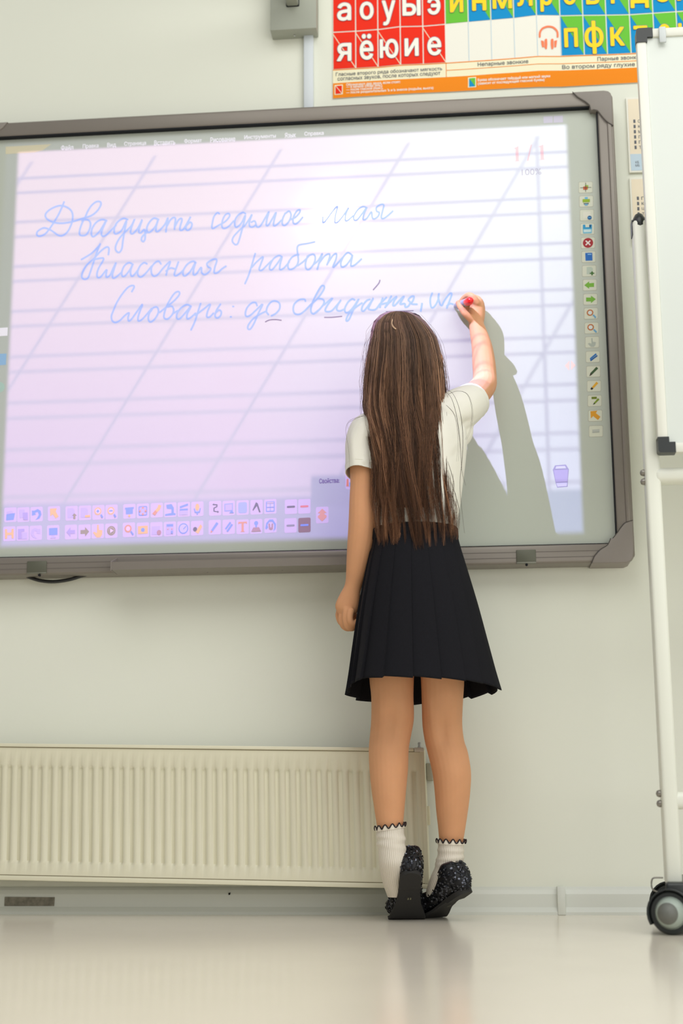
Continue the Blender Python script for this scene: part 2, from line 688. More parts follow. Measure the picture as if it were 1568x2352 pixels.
# ------------------------------------------------------------------ radiator
def radiator():
    M = mat('radiator_enamel', (225, 221, 196), 0.38, 0.45, noise=0.02, nscale=9)
    Md = mat('radiator_seam_grey', (150, 142, 118), 0.6, 0.2)  # darker grey for the strips along the lip joints
    root = empty('panel_radiator', (-0.62, -0.07, 0.06), 'cream steel panel radiator with vertical grooves low on the wall', 'radiator')
    yF = -0.105
    A = P(0, 1707, yF)
    B = P(977, 1718, yF)
    xr, xl = B.x, -1.55
    H = 0.292
    tilt = (A.z - B.z) / (B.x - A.x)

    def T(x, y, z):        # radiator frame (x world, z above the bottom edge) hung slightly out of level
        zb = B.z - H + tilt * (xr - x)
        return Vector((x - tilt * (z - H / 2), y, zb + z))

    def rbox(name, x0, x1, y0, y1, z0, z1, material, parent, bevel=0.0015):
        o = box(name, x0, x1, y0, y1, z0, z1, material, parent, bevel)
        for v in o.data.vertices:
            v.co = T(*v.co)
        return o
    # stamped front sheet
    pitch = 0.02285
    gw, ch, gd = 0.0128, 0.0034, 0.0085
    z0, z1 = 0.034, 0.246
    xg = P(954, 1860, yF).x
    xs, zs = [], []
    cols = [(xl + 0.004, 0)]
    cx = []
    k = 0
    while xg - k * pitch > xl + 0.03:
        cx.append(xg - k * pitch)
        k += 1
    for c in sorted(cx):
        cols += [(c - gw / 2, 0), (c - gw / 2 + ch, 1), (c + gw / 2 - ch, 1), (c + gw / 2, 0)]
    cols.append((xr - 0.0095, 0))
    rows = [(0.0105, 0), (z0, 0), (z0 + 0.008, 1), (z1 - 0.007, 1), (z1, 0), (H - 0.009, 0)]
    V, Fc = [], []
    for z, rz in rows:
        for x, rx in cols:
            V.append(T(x, yF + gd * rx * rz, z))
    nc = len(cols)
    for r in range(len(rows) - 1):
        for c in range(nc - 1):
            a = r * nc + c
            Fc.append((a, a + 1, a + nc + 1, a + nc))
    mesh_obj('front_panel', V, Fc, M, root, smooth=True, angle=70)
    bod = rbox('body', xl, xr - 0.011, -0.098, -0.03, 0.006, H - 0.006, M, root)
    rbox('top_grille', xl - 0.002, xr - 0.022, -0.1085, -0.028, H - 0.0075, H, M, root)
    rbox('bottom_lip', xl - 0.002, xr, -0.1085, -0.098, -0.001, 0.009, M, root)
    rbox('side_panel', xr - 0.0095, xr, -0.1085, -0.03, 0.009, H - 0.001, M, root)
    rbox('corner_clip', xr - 0.0215, xr - 0.0005, -0.1092, -0.085, H - 0.0085, H + 0.0008, mat('clip_plastic', (214, 212, 200), 0.4), root)
    rbox('seam', xl, xr - 0.0095, -0.1056, -0.1, H - 0.0092, H - 0.0077, Md, root, 0)
    rbox('seam', xl, xr - 0.0095, -0.1056, -0.1, 0.0092, 0.0108, Md, root, 0)
    # air vent and wall bracket at the right end
    vx = P(963, 1705, -0.07).x
    zt = T(vx, -0.07, H).z
    tube('air_vent', [(vx, -0.075, zt - 0.004), (vx, -0.075, zt + 0.002), (vx, -0.075, zt + 0.006), (vx, -0.075, zt + 0.011)], [0.005, 0.005, 0.003, 0.004], mat('vent_plastic', (205, 210, 208), 0.3), root)
    rbox('wall_bracket', xr + 0.0005, xr + 0.014, -0.045, 0.0, 0.225, 0.262, mat('zinc_bracket', (170, 168, 152), 0.5, metal=0.3), root)
    bz = T(xr, 0, 0.2)
    rbox('pipe_stub', xr - 0.002, xr + 0.006, -0.075, -0.06, 0.13, 0.17, M, root)
    return root


radiator()

# ------------------------------------------------------------------ interactive whiteboard
M_rail = mat('grey_frame', (134, 127, 119), 0.38, 0.45, metal=0.25, noise=0.01, nscale=30)
M_cap = mat('grey_corner', (138, 131, 124), 0.42, 0.4, noise=0.01, nscale=30)
M_gasket = mat('black_gasket', (24, 26, 32), 0.6, 0.2)
M_panel = mat('white_board_surface', (192, 198, 187), 0.24, 0.27, noise=0.006, nscale=5)

YF = -0.066
wb = empty('interactive_whiteboard', (-0.43, -0.03, 0.76), 'large wall mounted interactive whiteboard with grey frame and projected handwriting', 'whiteboard')
xo_r = P(1405, 208, YF).x + 0.001
zo_t = P(1360, 209.5, YF).z
zo_b = P(1400, 1291, YF).z
xo_l = P(-88, 700, YF).x
RW = 0.0385
box('panel', xo_l + 0.02, xo_r - 0.02, -0.05, -0.002, zo_b + 0.02, zo_t - 0.02, M_panel, wb)


def rail(name, x0, x1, z0, z1, horiz):
    """extruded rail with rounded outer side; profile across the rail"""
    o = box(name, x0, x1, YF, -0.001, z0, z1, M_rail, wb, 0.006, 3)
    return o


rail('frame_rail', xo_l + 0.01, xo_r - 0.01, zo_t - RW, zo_t, True)
rail('frame_rail', xo_l + 0.01, xo_r - 0.01, zo_b, zo_b + RW + 0.004, True)
rail('frame_rail', xo_r - RW, xo_r, zo_b + 0.01, zo_t - 0.01, False)
rail('frame_rail', xo_l, xo_l + RW, zo_b + 0.01, zo_t - 0.01, False)
# raised ridges along the lower and the right rail
box('rail_ridge', xo_r - 0.0165, xo_r - 0.0055, YF - 0.0035, YF + 0.004, zo_b + 0.06, zo_t - 0.06, M_rail, wb, 0.003, 3)
for gz in ((zo_b + 0.013, zo_b + 0.0145), (zo_b + 0.026, zo_b + 0.0272)):
    box('rail_groove', xo_l + 0.06, xo_r - 0.075, YF - 0.0006, YF + 0.001, gz[0], gz[1], mat('rail_line', (108, 101, 95), 0.5), wb)
# dark inner sides of the recess
box('gasket', xo_l + RW, xo_r - RW, YF + 0.001, -0.05, zo_t - RW - 0.0012, zo_t - RW + 0.001, M_gasket, wb)
box('gasket', xo_r - RW - 0.0012, xo_r - RW + 0.001, YF + 0.001, -0.05, zo_b + RW + 0.004, zo_t - RW, M_gasket, wb)
box('gasket', xo_l + RW - 0.001, xo_l + RW + 0.0012, YF + 0.001, -0.05, zo_b + RW + 0.004, zo_t - RW, M_gasket, wb)
box('gasket', xo_l + RW, xo_r - RW, YF + 0.0045, -0.05, zo_b + RW + 0.0035, zo_b + RW + 0.0052, M_gasket, wb)

cap_tr = [(1314.5, 211), (1325.6, 222.7), (1342.7, 233), (1353, 241.5), (1355.5, 253), (1362.5, 252), (1371.8, 254.5), (1380.3, 265.5), (1390.6, 277.4), (1407.5, 288),
          (1406, 240), (1405, 222), (1402, 213), (1396, 208.5), (1386, 207)]
cap_br = [(1358, 1294), (1364, 1278), (1378, 1262), (1394.7, 1251.4), (1401.5, 1236.5), (1407, 1236), (1417, 1223), (1427, 1208.6), (1436, 1200), (1452.5, 1195),
          (1455, 1262), (1454, 1278), (1448, 1288), (1438, 1292.5)]
c_tr = slab('corner_cap', cap_tr, YF - 0.004, -0.0005, M_cap, wb, 0.003)
c_br = slab('corner_cap', cap_br, YF - 0.004, -0.0005, M_cap, wb, 0.003)
xm = (xo_l + xo_r) / 2
for src in (c_tr, c_br):
    me = src.data.copy()
    for v in me.vertices:
        v.co.x = 2 * xm - v.co.x
    me.flip_normals()
    o = bpy.data.objects.new('corner_cap', me)
    COL.objects.link(o)
    o.parent = wb
    o.matrix_parent_inverse = wb.matrix_basis.inverted()
    # joint line beside each cap
M_joint = mat('joint_line', (62, 57, 52), 0.7)
stroke('joint_line', [cap_tr[:5]], 1.6, YF - 0.0045, M_joint, wb, 4)
stroke('joint_line', [cap_tr[5:10]], 1.6, YF - 0.0045, M_joint, wb, 4)
stroke('joint_line', [cap_br[:5]], 1.4, YF - 0.0045, M_joint, wb, 4)
stroke('joint_line', [cap_br[5:10]], 1.4, YF - 0.0045, M_joint, wb, 4)

# pen tray under the board
tz = P(500, 1290, -0.11)
tx0, tx1 = P(256, 1305, -0.115).x, P(905, 1290, -0.115).x
zt0 = P(256, 1309, -0.115).z


def tray():
    prof = [(-0.0665, zo_b + 0.030), (-0.070, zo_b + 0.030), (-0.070, zt0 + 0.006), (-0.112, zt0 + 0.004), (-0.112, zt0 + 0.017), (-0.1155, zt0 + 0.018), (-0.1155, zt0), (-0.070, zt0 - 0.002), (-0.0665, zt0)]
    V, Fc = [], []
    n = len(prof)
    for x in (tx0, tx1):
        for y, z in prof:
            V.append((x, y, z))
    for i in range(n):
        Fc.append((i, n + i, n + (i + 1) % n, (i + 1) % n))
    Fc.append(tuple(range(n)))
    Fc.append(tuple(range(n, 2 * n))[::-1])
    t = mesh_obj('pen_tray', V, Fc, M_rail, wb)
    bmv = [(tx0 - 0.002, y, z) for y, z in ((-0.0665, zo_b + 0.034), (-0.1165, zt0 + 0.019), (-0.1165, zt0 - 0.001), (-0.0665, zt0 - 0.003))]
    bmv += [(tx0, y, z) for _, y, z in bmv]
    mesh_obj('end_plate', bmv, [(0, 1, 2, 3), (7, 6, 5, 4), (0, 4, 5, 1), (1, 5, 6, 2), (2, 6, 7, 3), (3, 7, 4, 0)], M_cap, t)
    for sx, sy in ((290, 1314), (476, 1311), (648, 1307)):
        q = P(sx, sy, -0.066)
        tube('screw', [(q.x, -0.064, q.z), (q.x, -0.071, q.z)], 0.0036, M_gasket, t, 10)
    return t


tray()


def clip(xa, xb, yt, ym, yb, hx, hy):
    M = mat('clip_green_grey', (96, 97, 84), 0.45, 0.4, metal=0.2)
    A, B = P(xa, yt, YF - 0.003), P(xb, ym, YF - 0.003)
    o = box('mounting_clip', A.x, B.x, YF - 0.003, YF + 0.01, B.z, A.z, M, wb, 0.0015)
    zb = P(xa, yb, -0.04).z
    box('clip_foot', A.x, B.x, YF - 0.003, -0.02, zb, B.z + 0.001, mat('clip_foot_metal', (120, 120, 108), 0.4, metal=0.3), o, 0.001)
    h = P(hx, hy, YF - 0.003)
    tube('screw', [(h.x, YF - 0.0045, h.z), (h.x, YF + 0.002, h.z)], 0.0028, M_gasket, o, 10)


clip(1185, 1231, 1263, 1291, 1300, 1209, 1297)
clip(62, 106, 1289, 1315, 1323, 90, 1321)

# cable hanging below the left clip
cab = [(57, 1320), (70, 1327), (95, 1334), (125, 1336), (160, 1331), (190, 1322), (212, 1316)]
cv = [P(x, y, -0.03) for x, y in catmull(cab, 5)]
cable = tag(tube('black_cable', cv, 0.0042, mat('cable_rubber', (22, 24, 26), 0.25, 0.6), None, 8), 'glossy black cable sagging under the lower left clip of the whiteboard', 'cable')

# ---- projected handwriting; its light is put into flat stroke colours
Y1 = BOARD_Y - 0.00015
Y2 = BOARD_Y - 0.0004
Y3 = BOARD_Y - 0.0006
M_proj_blue = mat('projected_blue', (148, 178, 206), 0.6, 0.1)
M_proj_grey = mat('projected_grey', (118, 113, 124), 0.4, 0.3)


def word(name, ox, oy, sc, strokes, m=None, w=4.2):
    stroke(name, [[(ox + x / sc, oy + y / sc) for x, y in s] for s in strokes], w, Y1, m or M_proj_blue, wb, 5)


ZA = (60, 440, 3.7333)
ZB = (460, 440, 3.336)
ZC = (220, 630, 3.409)
ZD = (640, 630, 3.564)
word('written_word', *ZA, [
    [(325, 90), (300, 150), (265, 220), (200, 320), (160, 365), (115, 383), (92, 370), (100, 340), (150, 312), (200, 325), (240, 350), (275, 375), (310, 378), (350, 350), (380, 300), (398, 240), (395, 180), (360, 140), (300, 120), (240, 135), (190, 165), (165, 200), (180, 235), (230, 262), (300, 272), (380, 262), (440, 245), (500, 225), (560, 205), (610, 165), (640, 115), (635, 88), (600, 88), (560, 120), (530, 165), (510, 210), (480, 270), (460, 330), (460, 370), (490, 378), (520, 365), (545, 320), (552, 275), (535, 245), (500, 240), (480, 250)],
    [(690, 250), (650, 240), (600, 265), (565, 320), (560, 370), (580, 385), (630, 340), (685, 250), (655, 320), (645, 365), (660, 383), (690, 370), (730, 330), (770, 290)],
    [(870, 240), (835, 230), (790, 255), (760, 300), (755, 350), (775, 362), (820, 330), (860, 250), (845, 330), (830, 420), (820, 490), (795, 522), (768, 500), (770, 460), (800, 400), (850, 345), (900, 295), (930, 235), (905, 300), (895, 350), (915, 360), (960, 310), (995, 240), (975, 300), (965, 345), (985, 352), (1015, 325), (1020, 400), (1005, 428), (988, 412), (1000, 380), (1040, 345)],
    [(1135, 240), (1095, 228), (1055, 265), (1035, 310), (1040, 345), (1065, 345), (1110, 295), (1130, 245), (1115, 300), (1115, 340), (1140, 335), (1190, 280), (1215, 225), (1205, 290), (1198, 345)],
    [(1205, 300), (1235, 245), (1265, 222), (1280, 235), (1275, 280), (1272, 322)],
    [(1275, 300), (1305, 245), (1330, 230), (1335, 250), (1320, 300), (1320, 330), (1345, 325), (1375, 280), (1410, 215), (1385, 265), (1368, 315), (1385, 332), (1410, 315), (1422, 280), (1405, 262), (1380, 285)]])
word('written_word', *ZA, [
    [(635, 450), (610, 510), (580, 600), (550, 690), (530, 740), (500, 752), (478, 735), (485, 690), (520, 630), (580, 575), (640, 510), (690, 475), (710, 490), (705, 540)],
    [(475, 582), (560, 530), (630, 460)],
    [(590, 580), (660, 570), (655, 600), (625, 650), (608, 700), (612, 735), (640, 730), (690, 670), (685, 710), (690, 735), (720, 715), (750, 650), (770, 610), (755, 660), (740, 710), (745, 742), (775, 730), (820, 690)],
    [(915, 625), (880, 610), (840, 640), (820, 690), (825, 725), (850, 720), (890, 670), (915, 620), (895, 680), (900, 720), (920, 720), (960, 670)],
    [(1035, 620), (1010, 610), (975, 640), (955, 690), (965, 725), (990, 730), (1030, 695), (1075, 640)],
    [(1155, 620), (1135, 597), (1105, 610), (1075, 650), (1075, 700), (1095, 725), (1130, 710), (1180, 650), (1235, 600), (1215, 660), (1200, 715)],
    [(1200, 680), (1240, 655), (1280, 665)],
    [(1305, 605), (1285, 660), (1270, 710), (1285, 722), (1320, 700), (1350, 670)],
    [(1455, 610), (1430, 597), (1385, 620), (1350, 670), (1345, 710), (1365, 722), (1410, 680), (1450, 610), (1435, 670), (1435, 712), (1460, 705), (1500, 650), (1505, 695), (1530, 712), (1560, 695), (1583, 662), (1560, 645), (1550, 617), (1583, 590), (1622, 578), (1634, 595), (1617, 650), (1612, 695), (1640, 695), (1680, 661), (1712, 640)]])
word('written_word', *ZB, [
    [(145, 170), (130, 162), (105, 190), (92, 240), (88, 275), (100, 282), (140, 258), (175, 240), (205, 215), (225, 185), (215, 168), (190, 180), (170, 220), (165, 265), (180, 283), (215, 268), (255, 225)],
    [(345, 170), (325, 160), (290, 180), (265, 220), (265, 262), (280, 272), (315, 240), (345, 180), (325, 270), (300, 360), (285, 400), (265, 405), (245, 380), (255, 345), (300, 295), (340, 260), (375, 210), (395, 175), (375, 235), (380, 268), (405, 270), (425, 250), (415, 225), (390, 235)],
    [(425, 250), (435, 272), (460, 262), (495, 205), (525, 155), (510, 210), (505, 255), (520, 258), (550, 210), (580, 160), (565, 220), (560, 258), (580, 258), (620, 220)],
    [(650, 165), (630, 210), (628, 250), (650, 258), (680, 225), (695, 180), (680, 150), (655, 165)],
    [(690, 215), (730, 195), (760, 160), (762, 140), (740, 148), (715, 190), (710, 235), (730, 248), (760, 225), (783, 197)]], w=4.0)
word('written_word', *ZB, [
    [(938, 195), (940, 240), (970, 210), (1010, 155), (1050, 112), (1035, 180), (1030, 235), (1050, 235), (1090, 190), (1135, 125), (1115, 170), (1110, 220), (1130, 220), (1170, 185)],
    [(1275, 125), (1245, 115), (1205, 140), (1175, 190), (1180, 218), (1205, 212), (1245, 160), (1275, 120), (1250, 180), (1248, 215), (1275, 205), (1310, 155), (1315, 195), (1330, 210), (1360, 190), (1370, 160), (1350, 150), (1350, 120), (1385, 98), (1405, 105), (1395, 150), (1385, 195), (1400, 207), (1435, 185), (1473, 150)]], w=3.6)
word('written_word', *ZB, [
    [(420, 475), (395, 560), (370, 640), (342, 705)],
    [(395, 580), (430, 540), (480, 500), (465, 550), (450, 595), (470, 603), (510, 565), (545, 530)],
    [(625, 500), (600, 490), (560, 515), (535, 560), (530, 592), (550, 598), (590, 550), (625, 500), (610, 560), (610, 598), (640, 585), (680, 540)],
    [(875, 385), (820, 398), (760, 408), (742, 430), (745, 475), (750, 530), (735, 570), (700, 595), (675, 590), (672, 550), (700, 505), (735, 485), (752, 485)],
    [(745, 568), (790, 535), (830, 495)],
    [(820, 495), (805, 550), (810, 590), (835, 595), (870, 550), (880, 505), (865, 480), (830, 490)],
    [(865, 560), (900, 530), (935, 475), (915, 530), (895, 595)],
    [(905, 555), (950, 495), (985, 478), (990, 500), (970, 560)],
    [(975, 550), (1010, 495), (1040, 475), (1040, 510), (1015, 580), (1050, 550), (1090, 505)],
    [(1165, 490), (1130, 468), (1095, 500), (1075, 550), (1085, 577), (1115, 565), (1150, 520), (1165, 490), (1155, 540), (1155, 570), (1185, 560), (1233, 517)]], w=4.0)
word('written_word', *ZC, [
    [(282, 135), (300, 100), (290, 88), (255, 100), (210, 150), (165, 220), (135, 290), (122, 330), (130, 365), (155, 377), (190, 360), (230, 320), (260, 303), (252, 340), (258, 365), (280, 350), (320, 295), (365, 235), (345, 290), (330, 340), (335, 365), (365, 350), (410, 300), (440, 265), (415, 315), (412, 355), (430, 373), (465, 345), (490, 295), (480, 258), (450, 262), (430, 290)],
    [(500, 298), (560, 250), (620, 200), (655, 155), (645, 135), (615, 150), (580, 200), (550, 260), (535, 310), (535, 340), (560, 350), (595, 320), (610, 280), (595, 250), (565, 255)],
    [(600, 310), (640, 285)],
    [(745, 250), (710, 238), (665, 265), (635, 310), (635, 345), (660, 345), (710, 290), (745, 250), (715, 310), (715, 347), (740, 340), (780, 305)],
    [(820, 230), (800, 290), (775, 370), (745, 435)],
    [(780, 320), (840, 275), (895, 235), (875, 290), (868, 330), (890, 335), (920, 305)],
    [(975, 235), (945, 280), (933, 325), (950, 342), (975, 325), (982, 295), (965, 280), (940, 300)]])
word('colon_dot', *ZC, [[(1073, 252), (1077, 252)]])
word('colon_dot', *ZC, [[(1055, 333), (1059, 333)]])
word('written_word', *ZC, [
    [(1262, 245), (1250, 222), (1220, 225), (1185, 260), (1170, 305), (1180, 330), (1210, 320), (1260, 275), (1305, 235), (1270, 310), (1240, 380), (1210, 428), (1190, 425), (1195, 395), (1230, 350), (1280, 315), (1330, 290)],
    [(1350, 315), (1335, 290), (1345, 250), (1375, 215), (1410, 210), (1438, 230), (1438, 270), (1410, 305), (1375, 325)]])
word('written_word', *ZD, [
    [(218, 220), (210, 205), (170, 208), (130, 240), (118, 285), (130, 320), (165, 328), (205, 305), (260, 250), (320, 195), (365, 130), (372, 100), (350, 95), (320, 140), (285, 210), (265, 270), (265, 310), (290, 322), (335, 285), (370, 235), (360, 205), (320, 200), (300, 215)],
    [(285, 325), (330, 290)],
    [(370, 250), (400, 225), (440, 195), (400, 250), (380, 290), (390, 305), (430, 300), (470, 260), (510, 210), (480, 255), (475, 290), (500, 300), (530, 288)],
    [(620, 210), (600, 202), (565, 230), (540, 280), (545, 310), (570, 310), (610, 270), (655, 200), (610, 290), (580, 360), (560, 382), (552, 370), (575, 320), (630, 270), (680, 235)],
    [(745, 205), (720, 215), (690, 250), (678, 290), (695, 300), (730, 260), (775, 195), (745, 250), (735, 285), (790, 288), (830, 240), (880, 190)],
    [(850, 195), (835, 240), (828, 270)],
    [(840, 245), (880, 235)], [(920, 180), (890, 235), (870, 270)],
    [(870, 270), (910, 225), (965, 182), (940, 225), (935, 255), (955, 250), (990, 210), (1025, 180), (1000, 225), (995, 245), (1030, 240), (1035, 268), (1060, 260), (1075, 230), (1060, 210), (1080, 185), (1105, 180), (1100, 210), (1085, 240), (1130, 245)],
    [(1172, 240), (1162, 300)]])
word('written_word', *ZD, [
    [(1255, 155), (1240, 200), (1242, 250), (1255, 275), (1280, 255), (1305, 205), (1310, 155), (1305, 190), (1310, 210), (1320, 245), (1335, 255), (1350, 225), (1380, 180), (1405, 155), (1415, 165), (1400, 210), (1375, 275)],
    [(1375, 260), (1400, 240), (1425, 245)]])
word('stress_mark', *ZB, [[(1375, 680), (1365, 705), (1325, 752)]], M_proj_grey, 3.0)
word('underline_mark', *ZC, [[(1328, 372), (1360, 358), (1410, 355), (1450, 360)]], M_proj_grey, 2.6)
word('underline_mark', *ZD, [[(375, 353), (440, 352), (515, 344)]], M_proj_grey, 2.6)
word('underline_mark', *ZD, [[(878, 306), (960, 303), (1100, 298)]], M_proj_grey, 2.2)

# ---- menu words and page counter of the projection, painted onto the board face
M_menu = mat('menu_white', (252, 250, 255), 0.4)
for s, x0, x1, y in (('Файл', 140, 168, 344), ('Правка', 190, 226, 341.5), ('Вид', 246, 266, 338.5), ('Страница', 285, 335, 336), ('Вставить', 354, 402, 333), ('Формат', 423, 463, 329.5),
                     ('Рисование', 483, 540, 326), ('Инструменты', 561, 633, 321), ('Язык', 654, 679, 315.5), ('Справка', 699, 743, 313)):
    text('menu_word', s, x0, y + 1, x1, y + 1 - (x1 - x0) * 0.05, 11, Y1, M_menu, wb, 0.35)
M_peach = mat('projected_peach', (206, 174, 164), 0.5, 0.2)
flat('page_counter', [(1179.5, 341), (1190, 335.5), (1191, 369), (1194.5, 370), (1180, 371), (1184, 369.5), (1183.5, 342)], Y1, M_peach, wb)
flat('page_counter', [(1218.5, 332.5), (1221, 332), (1213, 369), (1210, 369.5)], Y1, M_peach, wb)
flat('page_counter', [(1236, 337), (1247, 332), (1248.5, 365.5), (1252, 366.5), (1237, 367.5), (1241.5, 366), (1240.5, 338)], Y1, M_peach, wb)
text('zoom_value', '100%', 1198, 403, 1243, 400.5, 14, Y1, mat('projected_pale', (162, 162, 160), 0.5, 0.2), wb)
M_tab = mat('pale_yellow_tab', (214, 207, 172), 0.5)
flat('page_tab', [(13, 337), (118, 331), (108, 338), (98, 345), (80, 350), (13, 354)], Y1, M_tab, wb)
flat('window_button', [(1247.5, 268), (1269, 266.5), (1269, 282), (1248, 283)], Y1, mat('pale_lilac', (206, 202, 214), 0.5), wb)
flat('window_button', [(1271, 266.5), (1292, 265.5), (1292.5, 281), (1271, 282)], Y1, mat('pale_lilac', (206, 202, 214), 0.5), wb)
# icons of the left strip, cut by the picture edge
flat('desktop_icon', [(-14, 754), (18, 752), (17, 771), (-15, 773)], Y1, M_menu, wb)
flat('desktop_icon', [(-16, 813), (15, 812), (13.5, 838), (-17, 840)], Y1, mat('sky_blue_print', (150, 190, 222), 0.5), wb)
flat('desktop_icon', [(-8, 880), (2, 877), (9, 882), (11, 890), (7, 898), (-2, 903), (-10, 900)], Y1, mat('globe_print', (176, 205, 190), 0.5), wb)

# ---- icons
ICOL = {}


def icol(rgb):
    return mat('print_%02x%02x%02x' % rgb, rgb, 0.5, 0.3)


def circ(cx, cy, r, n=14, ry=None):
    return [(cx + r * math.cos(2 * math.pi * i / n), cy + (ry or r) * math.sin(2 * math.pi * i / n)) for i in range(n)]


def rrect(x0, y0, x1, y1, r, n=3):
    out = []
    for cx, cy, a0 in ((x1 - r, y0 + r, -90), (x1 - r, y1 - r, 0), (x0 + r, y1 - r, 90), (x0 + r, y0 + r, 180)):
        for i in range(n + 1):
            a = math.radians(a0 + 90 * i / n)
            out.append((cx + r * math.cos(a), cy + r * math.sin(a)))
    return out


